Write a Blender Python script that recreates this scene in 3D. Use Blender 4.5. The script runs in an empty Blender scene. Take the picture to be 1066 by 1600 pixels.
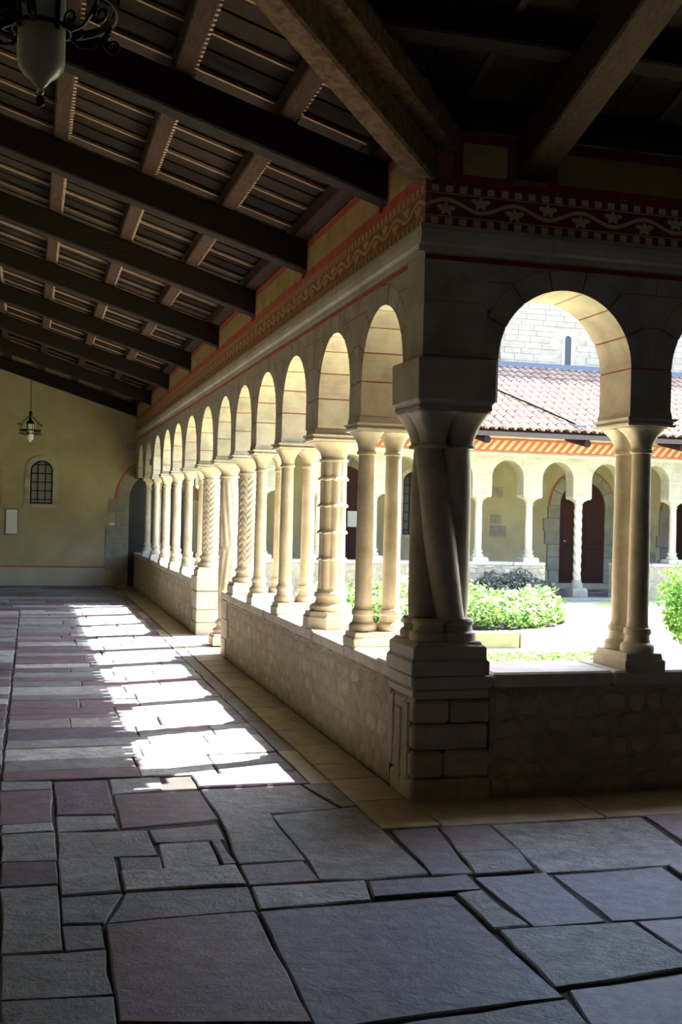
import bpy, bmesh, math, random
from mathutils import Vector, Matrix
random.seed(7)
S = bpy.context.scene
COL = S.collection
PI = math.pi

# ------------------------------------------------------------------ camera
F, YAW, PITCH, ROLL = 1750.0, .270, .003, .024
cd = bpy.data.cameras.new('camera'); cam = bpy.data.objects.new('camera', cd); COL.objects.link(cam)
cd.sensor_fit = 'VERTICAL'; cd.sensor_height = 24; cd.sensor_width = 16; cd.lens = F / 1600 * 24
cd.clip_start = .05; cd.clip_end = 500
d = Vector((math.sin(YAW) * math.cos(PITCH), math.cos(YAW) * math.cos(PITCH), math.sin(PITCH)))
r = Vector((math.cos(YAW), -math.sin(YAW), 0)); u = r.cross(d)
rr = r * math.cos(ROLL) + u * math.sin(ROLL)
uu = u * math.cos(ROLL) - r * math.sin(ROLL)
cam.matrix_world = Matrix(((rr.x, uu.x, -d.x, -2.11), (rr.y, uu.y, -d.y, -5.97), (rr.z, uu.z, -d.z, 1.6), (0, 0, 0, 1)))
S.camera = cam
cd.dof.use_dof = False

# ------------------------------------------------------------------ light
SUNV = Vector((1, .3, 1.298)).normalized()
w = bpy.data.worlds.new('sky'); S.world = w; w.use_nodes = True
nt = w.node_tree; bg = nt.nodes['Background']
sk = nt.nodes.new('ShaderNodeTexSky'); sk.sky_type = 'NISHITA'; sk.sun_disc = False
sk.sun_elevation = math.asin(SUNV.z); sk.sun_rotation = math.atan2(SUNV.x, SUNV.y)
sk.dust_density = 2.0; sk.ozone_density = 1.5; sk.altitude = 200
nt.links.new(sk.outputs[0], bg.inputs[0]); bg.inputs[1].default_value = .37
sl = bpy.data.lights.new('sun', 'SUN'); sl.energy = 12.0; sl.angle = math.radians(.4); sl.color = (1, .965, .92)
so = bpy.data.objects.new('sun', sl); COL.objects.link(so)
so.rotation_euler = (-SUNV).to_track_quat('-Z', 'Y').to_euler(); so.location = (8, 4, 20)
V = S.view_settings; S.display_settings.display_device = 'sRGB'
V.view_transform = 'Standard'; V.look = 'None'; V.gamma = 1; V.use_curve_mapping = False
V.exposure = 2.45
try:
    S.cycles.max_bounces = 10; S.cycles.diffuse_bounces = 6; S.cycles.glossy_bounces = 3
    S.cycles.transmission_bounces = 4; S.cycles.caustics_reflective = False; S.cycles.caustics_refractive = False
except Exception: pass

# ------------------------------------------------------------------ materials
def lin(h):
    if isinstance(h, str):
        h = h.lstrip('#'); c = [int(h[i:i + 2], 16) / 255 for i in (0, 2, 4)]
        return tuple((x / 12.92 if x <= .04045 else ((x + .055) / 1.055) ** 2.4) for x in c) + (1,)
    return tuple(h) + (1,)
class N:
    """small node tree helper"""
    def __init__(s, name):
        s.m = bpy.data.materials.new(name); s.m.use_nodes = True
        s.t = s.m.node_tree; s.b = s.t.nodes['Principled BSDF']
        s.pos = s.t.nodes.new('ShaderNodeNewGeometry').outputs['Position']
    def lk(s, a, b): s.t.links.new(a, b)
    def put(s, inp, v):
        if hasattr(v, 'is_linked') or hasattr(v, 'links'): s.lk(v, inp)
        else: inp.default_value = v
    def math(s, op, a, b=0.0, c=0.0, clamp=False):
        n = s.t.nodes.new('ShaderNodeMath'); n.operation = op; n.use_clamp = clamp
        s.put(n.inputs[0], a); s.put(n.inputs[1], b); s.put(n.inputs[2], c); return n.outputs[0]
    def noise(s, scale, detail=4, rough=.6, vec=None, dist=0):
        n = s.t.nodes.new('ShaderNodeTexNoise'); n.inputs['Scale'].default_value = scale
        n.inputs['Detail'].default_value = detail; n.inputs['Roughness'].default_value = rough
        n.inputs['Distortion'].default_value = dist
        s.lk(vec if vec is not None else s.pos, n.inputs['Vector']); return n.outputs['Fac']
    def mapv(s, scale):
        n = s.t.nodes.new('ShaderNodeMapping'); n.inputs['Scale'].default_value = scale
        s.lk(s.pos, n.inputs['Vector']); return n.outputs[0]
    def ramp(s, f, stops):
        n = s.t.nodes.new('ShaderNodeValToRGB'); e = n.color_ramp.elements
        while len(e) < len(stops): e.new(.5)
        for i, (p, c) in enumerate(stops): e[i].position = p; e[i].color = lin(c)
        s.lk(f, n.inputs[0]); return n.outputs[0]
    def mix(s, f, a, b, mode='MIX'):
        n = s.t.nodes.new('ShaderNodeMix'); n.data_type = 'RGBA'; n.blend_type = mode
        s.put(n.inputs[0], f)
        for k, v in ((6, a), (7, b)):
            s.put(n.inputs[k], lin(v) if isinstance(v, (str, tuple, list)) else v)
        return n.outputs[2]
    def sep(s):
        n = s.t.nodes.new('ShaderNodeSeparateXYZ'); s.lk(s.pos, n.inputs[0]); return n.outputs
    def orand(s): return s.t.nodes.new('ShaderNodeObjectInfo').outputs['Random']
    def island(s): return s.t.nodes.new('ShaderNodeNewGeometry').outputs['Random Per Island']
    def vary(s, col, amt, src=None):
        src = src if src is not None else s.orand()
        n = s.t.nodes.new('ShaderNodeHueSaturation')
        s.lk(s.math('MULTIPLY_ADD', src, 2 * amt, 1 - amt), n.inputs['Value']); s.lk(col, n.inputs['Color']); return n.outputs[0]
    def bump(s, h, strength, dist):
        n = s.t.nodes.new('ShaderNodeBump'); n.inputs['Strength'].default_value = strength
        n.inputs['Distance'].default_value = dist; s.lk(h, n.inputs['Height']); s.lk(n.outputs[0], s.b.inputs['Normal'])
    def done(s, col, rough=.85, metal=0, spec=None):
        s.put(s.b.inputs['Base Color'], lin(col) if isinstance(col, str) else col)
        s.put(s.b.inputs['Roughness'], rough); s.b.inputs['Metallic'].default_value = metal
        if spec is not None: s.b.inputs['Specular IOR Level'].default_value = spec
        return s.m
def stone(name, a, b, sc=3, vary=.12, bsc=30, bst=.4, bd=.01, rough=.85, c=None, spec=.5, src=None):
    n = N(name)
    stops = [(.3, a), (.7, b)] if c is None else [(.3, a), (.55, b), (.75, c)]
    col = n.ramp(n.noise(sc, 6), stops)
    if vary: col = n.vary(col, vary, n.island() if src == 'island' else None)
    n.bump(n.noise(bsc, 6, .65), bst, bd)
    return n.done(col, rough, 0, spec)
M = {}
M['limestone'] = stone('pale limestone', '#a69c8a', '#c8beac', 4, .05, 45, .3, .006, .7)
M['column'] = stone('worn column stone', '#a4977f', '#cdc0a8', 6, .05, 60, .2, .004, .6)
M['voussoir'] = stone('dressed arch stone', '#9c917f', '#c2b7a3', 5, .07, 50, .45, .006, .85)
M['mortar_red'] = stone('red painted joints', '#8a4a35', '#a8624a', 5, 0, 60, .2, .003)
M['rubble'] = stone('rubble stone', '#a99a82', '#cbbca3', 5, .13, 28, 1.0, .022, .9)
M['mortar'] = stone('old lime mortar', '#9f927a', '#c4b69c', 7, 0, 20, 1.0, .04, .95)
M['floor_joint'] = stone('dirt in floor joints', '#252320', '#38342e', 9, 0, 50, .6, .01, .95)
M['grass_edge'] = None
M['plaster'] = stone('yellow ochre plaster', '#9a8f6c', '#b0a581', .9, 0, 18, .15, .006, .95, '#a59a76')
M['plaster_pale'] = stone('pale plinth plaster', '#a79f8c', '#bbb29c', 2, 0, 18, .15, .006, .95)
M['facade'] = stone('pale facade stone', '#8f8775', '#a89f8b', 5, .06, 50, .3, .006)
M['facade_joint'] = stone('facade joints', '#6a604e', '#7a705c', 5, 0, 50, .3, .006)
M['church'] = stone('church wall stone', '#877c6e', '#9d9384', 6, .04, 20, .5, .01, .95)
M['gravel'] = stone('pale courtyard gravel', '#a9a291', '#c9c2b0', 14, 0, 90, .5, .01, .95)
M['kerb'] = stone('grey kerb stone', '#7b766a', '#98927f', 5, .08, 40, .5, .01, .9)
M['wall_low_bounce'] = stone('unseen wall plaster darkened to cut bounce', '#4f493d', '#665e4f', 1.5, 0, 18, .3, .01, .95)  # for unseen walls, darkened so less light bounces onto the foreground floor
def wood(name, a, b, sx, rough=.8, vary=.15, spec=.2):
    n = N(name); v = n.mapv(sx)
    col = n.ramp(n.noise(6, 8, .7, v, .6), [(.25, a), (.75, b)])
    col = n.vary(col, vary); n.bump(n.noise(8, 6, .7, v), .6, .008)
    return n.done(col, rough, 0, spec)
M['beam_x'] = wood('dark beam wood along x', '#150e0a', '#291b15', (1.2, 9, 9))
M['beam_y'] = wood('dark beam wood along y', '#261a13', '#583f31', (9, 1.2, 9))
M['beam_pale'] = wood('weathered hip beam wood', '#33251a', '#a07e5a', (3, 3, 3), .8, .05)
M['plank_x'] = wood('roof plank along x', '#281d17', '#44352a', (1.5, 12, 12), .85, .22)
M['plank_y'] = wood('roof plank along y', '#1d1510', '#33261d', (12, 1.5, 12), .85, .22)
M['batten'] = wood('pale batten', '#a5886f', '#cbb299', (2, 9, 9), .8, .1)
M['door'] = wood('red brown door boards', '#2e1a15', '#472820', (10, 10, 1), .6, .1)
def plain(name, c, rough=.6, metal=0):
    n = N(name); return n.done(c, rough, metal)
M['iron'] = plain('black wrought iron', '#1b1a19', .45, .8)
M['dark'] = plain('dark opening', '#0d0f14', .4)
M['white_paper'] = plain('white notice', '#e6e6e0', .6)
M['pane'] = plain('old window pane', '#7d8078', .3)
M['flash'] = plain('blue grey lead flashing', '#48505f', .5, .2)
M['gutter'] = plain('brown gutter', '#3c2922', .5)
n = N('frosted lamp glass')
n.b.inputs['Transmission Weight'].default_value = .2; n.b.inputs['Roughness'].default_value = .35
M['lampglass'] = n.done('#e2e2d6', .3)
# floor stones
def flag(name, a, b, c, bd=.008, rough=.5, bst=.55):
    n = N(name)
    col = n.ramp(n.noise(7, 8, .7), [(.3, a), (.5, b), (.72, c)])
    col = n.vary(col, .20)
    n.bump(n.math('ADD', n.noise(13, 8, .7, None, .5), n.math('MULTIPLY', n.noise(55, 4, .7), .35)), bst, bd * 1.6)
    rg = n.math('MULTIPLY_ADD', n.noise(16, 5), .35, rough - .15)
    return n.done(col, rg, 0, .5)
M['purple'] = flag('purple flagstone', '#4a4046', '#5b4f56', '#6f6269')
M['grey'] = flag('grey green flagstone', '#4f5153', '#676a6c', '#828587', .012, .5, 1.0)
M['light'] = flag('pitted pale flagstone', '#66696b', '#8a8d8e', '#aeb0b1', .018, .5, 1.0)
M['tan'] = flag('tan border slab', '#8a7d6d', '#9e917f', '#b1a491', .006)
M['slate'] = flag('smooth blue purple flagstone', '#3f3b47', '#4c4855', '#625e6a', .008, .5, .8)
# painted frieze: two rows of red and pale checks, a pale vine on red between them
def frieze(name, faded):
    n = N(name); X, Y, Z = n.sep()
    s_ = n.math('ADD', X, Y); v = n.math('DIVIDE', n.math('SUBTRACT', Z, 3.257), .233)
    def band(x, a, b): return n.math('MULTIPLY', n.math('GREATER_THAN', x, a), n.math('LESS_THAN', x, b))
    chk = n.math('GREATER_THAN', n.math('FRACT', n.math('DIVIDE', n.math('ADD', s_, 20), .085)), .46)
    rows = n.math('MAXIMUM', band(v, .02, .19), band(v, .81, .975))
    lines = n.math('MAXIMUM', band(v, .21, .235), band(v, .765, .79))
    ph = n.math('MULTIPLY', s_, 2 * PI / .42)
    wav = n.math('MULTIPLY_ADD', n.math('SINE', ph), .13, .5)
    vine = n.math('LESS_THAN', n.math('ABSOLUTE', n.math('SUBTRACT', v, wav)), .05)
    # lobed leaves, one under each crest and one over each trough
    cell = n.math('MULTIPLY', n.math('SUBTRACT', n.math('FRACT', n.math('DIVIDE', n.math('ADD', s_, 20 * .42 - .0), .21)), .5), .21)
    sg = n.math('SIGN', n.math('SINE', ph))
    ly = n.math('MULTIPLY', n.math('SUBTRACT', v, n.math('MULTIPLY_ADD', sg, -.10, .5)), .233)
    ang = n.math('ARCTAN2', ly, cell)
    rad = n.math('SQRT', n.math('ADD', n.math('MULTIPLY', cell, cell), n.math('MULTIPLY', n.math('MULTIPLY', ly, ly), 3.0)))
    leaf = n.math('LESS_THAN', rad, n.math('MULTIPLY_ADD', n.math('SINE', n.math('MULTIPLY', ang, 5)), .014, .050))
    mid = n.math('MULTIPLY', n.math('MAXIMUM', vine, leaf), band(v, .235, .765))
    pale = n.math('MAXIMUM', n.math('MAXIMUM', n.math('MULTIPLY', rows, chk), lines), mid)
    wear = n.noise(9, 6, .7)
    c = n.mix(pale, '#7a2c1d', '#c4ae84')
    c = n.mix(n.math('GREATER_THAN', wear, .60 if faded else .72), c, '#9c7c58')
    if faded:
        c = n.mix(n.math('MULTIPLY', n.noise(2.2, 5), 1.05, clamp=True), c, '#a2734c')
    n.bump(wear, .3, .004)
    return n.done(c, .95)
M['frieze'] = frieze('painted frieze', False); M['frieze_faded'] = frieze('faded painted frieze', True)
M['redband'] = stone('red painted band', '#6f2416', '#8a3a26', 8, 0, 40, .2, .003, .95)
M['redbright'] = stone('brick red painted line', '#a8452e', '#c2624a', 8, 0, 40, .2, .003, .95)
M['ochre'] = stone('ochre painted panel', '#8f7743', '#b2975c', 4, .12, 30, .2, .004, .95, '#a5844a')
n = N('slanting red and cream stripes'); X, Y, Z = n.sep()
fr = n.math('FRACT', n.math('DIVIDE', n.math('SUBTRACT', n.math('ADD', X, 40), n.math('MULTIPLY', Z, .9)), .175))
M['stripes'] = n.done(n.mix(n.math('GREATER_THAN', fr, .5), '#a85a44', '#b5a487'), .95)
n = N('terracotta roof tile')
c = n.ramp(n.island(), [(.0, '#63402f'), (.35, '#86604a'), (.7, '#96775f'), (1, '#745645')])
c = n.mix(n.math('MULTIPLY', n.noise(12, 5), .8, clamp=True), c, '#8b7d6c'); n.bump(n.noise(40, 4), .3, .01)
c = n.vary(c, .14)
M['tile'] = n.done(c, .9)
def leafm(name, stops):
    n = N(name); c = n.ramp(n.island(), stops)
    n.b.inputs['Transmission Weight'].default_value = 0
    m = n.done(c, .5)
    t = n.t; tr = t.nodes.new('ShaderNodeBsdfTranslucent'); mx = t.nodes.new('ShaderNodeMixShader'); mx.inputs[0].default_value = .4
    t.links.new(c, tr.inputs[0]); t.links.new(n.b.outputs[0], mx.inputs[1]); t.links.new(tr.outputs[0], mx.inputs[2])
    t.links.new(mx.outputs[0], t.nodes['Material Output'].inputs['Surface']); return m
M['leaf'] = leafm('fresh green leaves', [(0, '#3d6a1a'), (.5, '#5f8c2c'), (1, '#88ad48')])
M['leaf_pale'] = leafm('pale bed plant leaves', [(0, '#3f6626'), (.5, '#66893f'), (1, '#93aa66')])
M['leaf_grey'] = leafm('grey shrub leaves', [(0, '#4c4f4a'), (.5, '#6e706a'), (1, '#8d8f88')])
n = N('courtyard ground')
g = n.noise(1.1, 6, .6)
c = n.ramp(g, [(.45, '#b5ae9c'), (.52, '#aab07e'), (.6, '#8ea058')]); n.bump(n.noise(80, 4), .5, .01)
M['ground'] = n.done(c, .95)

# ------------------------------------------------------------------ mesh helpers
class MB:
    def __init__(s): s.v = []; s.f = []
    def add(s, vs, fs):
        o = len(s.v); s.v += [tuple(p) for p in vs]; s.f += [tuple(i + o for i in f) for f in fs]; return s
    def box(s, x0, y0, z0, x1, y1, z1):
        return s.add([(x0, y0, z0), (x1, y0, z0), (x1, y1, z0), (x0, y1, z0), (x0, y0, z1), (x1, y0, z1), (x1, y1, z1), (x0, y1, z1)],
                     [(0, 3, 2, 1), (4, 5, 6, 7), (0, 1, 5, 4), (1, 2, 6, 5), (2, 3, 7, 6), (3, 0, 4, 7)])
    def loft(s, rings, cap=True, closed=True):
        n = len(rings[0]); vs = [p for q in rings for p in q]; fs = []
        for i in range(len(rings) - 1):
            for j in range(n if closed else n - 1):
                k = (j + 1) % n; fs.append((i * n + j, i * n + k, (i + 1) * n + k, (i + 1) * n + j))
        if cap: fs.append(tuple(reversed(range(n)))); fs.append(tuple((len(rings) - 1) * n + j for j in range(n)))
        return s.add(vs, fs)
    def lathe(s, prof, cx=0, cy=0, seg=24, cap=True):
        return s.loft([[(cx + r_ * math.cos(2 * PI * j / seg), cy + r_ * math.sin(2 * PI * j / seg), z) for j in range(seg)] for r_, z in prof], cap)
    def prism(s, poly, mp, t0, t1):
        """poly in (s,z), extruded over thickness t0..t1 through mp(s,t,z)"""
        return s.loft([[mp(a, t0, b) for a, b in poly], [mp(a, t1, b) for a, b in poly]])
    def tube(s, pts, rad, seg=6, flat=None):
        rings = []; n = len(pts); pts = [Vector(p) for p in pts]; up = Vector((0, 0, 1))
        for i, p in enumerate(pts):
            t = (pts[min(i + 1, n - 1)] - pts[max(i - 1, 0)]).normalized()
            a = t.cross(up)
            if a.length < .05: a = t.cross(Vector((1, 0, 0)))
            a.normalize(); b = t.cross(a)
            R = rad[i] if isinstance(rad, (list, tuple)) else rad
            rings.append([p + a * R * math.cos(2 * PI * j / seg) + b * R * (flat or 1) * math.sin(2 * PI * j / seg) for j in range(seg)])
        return s.loft(rings)
    def mesh(s, name, mat, smooth=False, bevel=0):
        me = bpy.data.meshes.new(name); me.from_pydata(s.v, [], s.f); me.update()
        bm = bmesh.new(); bm.from_mesh(me); bmesh.ops.recalc_face_normals(bm, faces=bm.faces)
        if bevel:
            ed = [e for e in bm.edges if len(e.link_faces) == 2 and e.calc_face_angle(0) > .6]
            bmesh.ops.bevel(bm, geom=ed, offset=bevel, segments=1, affect='EDGES')
        bm.to_mesh(me); bm.free()
        if mat: me.materials.append(M[mat] if isinstance(mat, str) else mat)
        if smooth:
            for p in me.polygons: p.use_smooth = True
            try: me.set_sharp_from_angle(angle=math.radians(38))
            except Exception: pass
        return me
    def obj(s, name, mat, parent=None, smooth=False, bevel=0, loc=None):
        return put(name, s.mesh(name, mat, smooth, bevel), parent, loc)
def put(name, me, parent=None, loc=None):
    o = bpy.data.objects.new(name, me); COL.objects.link(o)
    if parent: o.parent = parent
    if loc: o.location = loc
    return o
def thing(name, label=None, cat=None, loc=(0, 0, 0), group=None, kind=None):
    o = bpy.data.objects.new(name, None); COL.objects.link(o); o.location = loc; o.empty_display_size = .1
    return tag(o, label, cat, group, kind)
def tag(o, label=None, cat=None, group=None, kind=None):
    if label: o['label'] = label
    if cat: o['category'] = cat
    if group: o['group'] = group
    if kind: o['kind'] = kind
    return o
def dup(root, loc, label):
    c = root.copy(); COL.objects.link(c); c.location = loc; c['label'] = label
    for ch in root.children:
        d_ = ch.copy(); COL.objects.link(d_); d_.parent = c
        for g_ in ch.children:
            e_ = g_.copy(); COL.objects.link(e_); e_.parent = d_
    return c
def struct(o, label, cat): return tag(o, label, cat, None, 'structure')
rnd = random.uniform

# ------------------------------------------------------------------ ground and floor
g = MB().box(-4.6, -7.9, -.30, 14.6, 18.3, -.013).obj('floor', 'floor_joint')
struct(g, 'worn cloister floor of purple, grey and pale flagstones with dark joints', 'floor')
gr = MB().box(.45, .45, -.034, 14.5, 14.9, -.006).obj('courtyard_ground', 'ground')
struct(gr, 'bright gravel and grass ground of the open courtyard', 'ground')
def flagstone(poly, mat, dz=0, jit=.016, parent=g, joined=None):
    """irregular slab from a world polygon: chipped outline, bevelled rim"""
    n0 = len(poly); cx = sum(p[0] for p in poly) / n0; cy = sum(p[1] for p in poly) / n0
    out = []
    for i in range(n0):
        a, b = poly[i], poly[(i + 1) % n0]
        L = math.hypot(b[0] - a[0], b[1] - a[1]); k = max(1, min(5, int(L / .16)))
        for j in range(k):
            t = j / k; out.append((a[0] + (b[0] - a[0]) * t + rnd(-jit, jit), a[1] + (b[1] - a[1]) * t + rnd(-jit, jit)))
    def inset(dd):
        res = []
        for x, y in out:
            L = math.hypot(x - cx, y - cy) or 1; k = max(.4, 1 - dd / L); res.append((cx + (x - cx) * k, cy + (y - cy) * k))
        return res
    tx, ty = rnd(-.004, .004), rnd(-.004, .004)
    z = lambda x, y: dz + (x - cx) * tx + (y - cy) * ty
    o1, o2, o3 = inset(.003), inset(.005), inset(.013)
    rings = [[(x, y, -.05) for x, y in o1], [(x, y, z(x, y) - .006) for x, y in o2], [(x, y, z(x, y)) for x, y in o3]]
    m = joined or MB(); m.loft(rings)
    if joined is None: return m.obj('flagstone', mat, parent, smooth=False)
# foreground slabs, measured on the floor plane (metres)
PX = '''
grey -1.954,-1.215 -1.696,-1.211 -1.798,-1.543 -1.957,-1.517
grey -1.220,-0.531 -1.181,-0.538 -1.174,-0.928 -1.232,-0.926
grey -1.686,-0.712 -1.489,-0.740 -1.496,-0.930 -1.684,-0.921
grey -0.525,0.485 -0.345,0.485 -0.330,-0.040 -0.430,-0.055
grey -2.247,0.838 -1.951,0.804 -1.955,0.603 -2.241,0.608
purple -2.240,0.594 -1.955,0.603 -1.964,-0.081 -2.223,-0.093
light -2.223,-0.093 -1.964,-0.081 -1.961,-0.246 -2.219,-0.254
slate -1.944,0.802 -1.635,0.798 -1.645,0.022 -1.948,0.052
grey -1.948,0.052 -1.645,0.022 -1.641,-0.236 -1.951,-0.248
grey -1.625,0.829 -1.321,0.844 -1.339,0.511 -1.632,0.458
purple -1.632,0.458 -1.134,0.475 -1.124,-0.150 -1.639,-0.248
grey -1.134,0.475 -0.529,0.496 -0.436,-0.066 -1.122,-0.138
grey -1.122,-0.138 -0.845,-0.124 -0.847,-0.943 -1.162,-0.930
grey -0.838,-0.125 -0.338,-0.042 -0.333,-0.516 -0.337,-1.214 -0.642,-1.244 -0.847,-1.203 -0.839,-0.945
grey -2.219,-0.254 -1.955,-0.258 -1.956,-0.727 -2.207,-0.698
grey -1.952,-0.259 -1.504,-0.297 -1.494,-0.729 -1.955,-0.708
light -1.488,-0.534 -1.231,-0.540 -1.241,-0.924 -1.497,-0.939
grey -1.504,-0.297 -1.141,-0.258 -1.156,-0.543 -1.494,-0.533
slate -2.207,-0.698 -1.956,-0.718 -1.960,-1.042 -2.198,-1.044
grey -1.953,-0.709 -1.697,-0.710 -1.705,-1.193 -1.954,-1.207
light -1.693,-0.919 -1.164,-0.939 -1.171,-1.208 -1.695,-1.195
purple -1.163,-0.949 -0.853,-0.942 -0.845,-1.230 -1.166,-1.226
grey -1.693,-1.203 -1.166,-1.226 -1.188,-1.524 -1.794,-1.551
light -1.164,-1.235 -0.647,-1.252 -0.692,-1.494 -1.184,-1.518
grey -2.198,-1.053 -1.958,-1.059 -1.964,-1.795 -2.179,-1.792
grey -1.957,-1.524 -1.803,-1.549 -1.809,-1.797 -1.955,-1.797
purple -1.799,-1.564 -1.199,-1.537 -1.216,-2.561 -1.806,-2.430
grey -2.179,-1.792 -1.810,-1.815 -1.809,-2.216 -2.169,-2.187
grey -2.169,-2.192 -1.809,-2.226 -1.820,-2.598 -2.159,-2.562
slate -1.195,-1.545 -0.349,-1.531 -0.343,-2.560 -1.225,-2.612
slate -0.300,-0.522 -0.038,-0.499 -0.146,-1.261 -0.338,-1.250
purple -0.038,-0.499 0.246,-0.514 0.219,-0.956 -0.096,-0.938
grey -0.100,-0.947 0.215,-0.966 0.143,-1.290 -0.144,-1.280
light 0.253,-0.516 1.143,-0.500 1.030,-1.329 0.170,-1.314
slate -0.660,-1.284 -0.179,-1.291 -0.202,-1.487 -0.687,-1.487
slate -0.171,-1.301 0.198,-1.301 0.154,-1.940 -0.160,-1.932
light -0.329,-1.503 -0.208,-1.486 -0.180,-1.927 -0.328,-1.931
slate 0.209,-1.331 0.774,-1.328 0.706,-1.950 0.182,-1.931
light -0.324,-1.932 0.252,-1.960 0.275,-2.420 -0.344,-2.482
purple 0.269,-1.949 0.613,-1.954 0.569,-2.423 0.282,-2.410
purple -0.310,-2.495 0.274,-2.438 0.232,-2.971 -0.407,-2.995
light -1.005,-2.625 -0.347,-2.569 -0.370,-2.922 -1.097,-2.917
purple 1.165,-0.490 1.747,-0.501 1.474,-1.303 1.060,-1.305
purple 0.796,-1.332 1.476,-1.324 1.265,-1.956 0.729,-1.940
grey -1.802,-2.454 -1.220,-2.578 -1.218,-3.286 -1.839,-3.142
'''
def inpoly(x, y, P):
    c = False; j = len(P) - 1
    for i in range(len(P)):
        if (P[i][1] > y) != (P[j][1] > y) and x < (P[j][0] - P[i][0]) * (y - P[i][1]) / (P[j][1] - P[i][1]) + P[i][0]: c = not c
        j = i
    return c
polys = []
for line in PX.strip().split('\n'):
    mname, rest = line.split(None, 1); pts = [tuple(float(q) for q in p.split(',')) for p in rest.split()]
    polys.append(pts); flagstone(pts, mname, rnd(-.006, .006), .006)
def clash(x0, y0, x1, y1):
    for i in range(7):
        for j in range(7):
            x = x0 + (x1 - x0) * (i + .5) / 7; y = y0 + (y1 - y0) * (j + .5) / 7
            if any(inpoly(x, y, P) for P in polys): return True
    return False
def pickm():
    q = random.random(); return 'purple' if q < .34 else 'slate' if q < .40 else 'light' if q < .55 else 'grey'
far_j = {k: MB() for k in ('purple', 'slate', 'light', 'grey')}
nst = 0; AT_ = .5
def rowfill(x0, x1, y0, y1, part=True):
    global nst
    y = y0
    while y < y1 - .05:
        dy = min(rnd(.24, .50), y1 - y)
        if y1 - y - dy < .12: dy = y1 - y
        x = x0 - 0
        while x < x1 - .02:
            dx = min(rnd(.38, 1.05), x1 - x)
            if x1 - x - dx < .2: dx = x1 - x
            sub = [(y, y + dy)]
            if dy > .4 and random.random() < .35: c_ = y + dy * rnd(.4, .6); sub = [(y, c_), (c_, y + dy)]
            for a, b in sub:
                if clash(x, a, x + dx, b):
                    pass
                else:
                    P = [(x, a), (x + dx, a), (x + dx, b), (x, b)]
                    if part and nst < 225: flagstone(P, pickm(), rnd(-.004, .004), .008); nst += 1
                    else: flagstone(P, None, rnd(-.004, .004), .008, joined=far_j[pickm()])
            x += dx
        y += dy
rowfill(-1.13, -.47, .50, .835)
rowfill(-2.24, -.47, .845, 12.3)
rowfill(-3.0, -2.25, -.2, 12.3, False)
rowfill(-4.3, -3.0, .47, 12.3, False); rowfill(-4.3, -.47, 12.3, 18.0, False)
rowfill(-4.3, 5.0, -7.6, .47, False) if False else None
def coarse(x0, x1, y0, y1):
    y = y0
    while y < y1 - .05:
        dy = min(.42, y1 - y); x = x0
        while x < x1 - .02:
            dx = min(rnd(.5, .8), x1 - x)
            if not clash(x, y, x + dx, y + dy):
                flagstone([(x, y), (x + dx, y), (x + dx, y + dy), (x, y + dy)], None, rnd(-.004, .004), .006, joined=far_j[pickm()])
            x += dx
        y += dy
coarse(-4.3, -3.0, -7.6, .47); coarse(-3.0, -2.25, -7.6, -.2); coarse(-2.25, -.33, -7.6, -2.0); coarse(-.33, 11.4, -7.6, -.53); coarse(AT_, 14.4, 15.3, 17.95); coarse(8.05, 9.6, 14.35, 15.3)
for k, m in far_j.items(): m.obj('distant_flagstones', k, g)['kind'] = 'stuff'
# tan border slabs along the parapets
y = -.50
while y < 17.9:
    dy = rnd(.38, .6); flagstone([(-.34, y), (-.012, y), (-.012, min(y + dy, 17.95)), (-.34, min(y + dy, 17.95))], 'tan', rnd(0, .004), .003) if not (6.5 < y < 8.6) else flagstone([(-.34, y), (.42, y), (.42, y + dy), (-.34, y + dy)], 'tan', 0, .004)
    y += dy
y = .47
while y < 17.9:
    dy = rnd(.5, 1.1); flagstone([(-.47, y), (-.345, y), (-.345, min(y + dy, 17.95)), (-.47, min(y + dy, 17.95))], random.choice(['grey', 'purple', 'tan']), rnd(-.003, .002), .003); y += dy
x = -.012
while x < 11.4:
    dx = rnd(.6, 1.0); flagstone([(x, -.52), (x + dx, -.52), (x + dx, -.012), (x, -.012)], 'tan', rnd(0, .004), .003); x += dx

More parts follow.
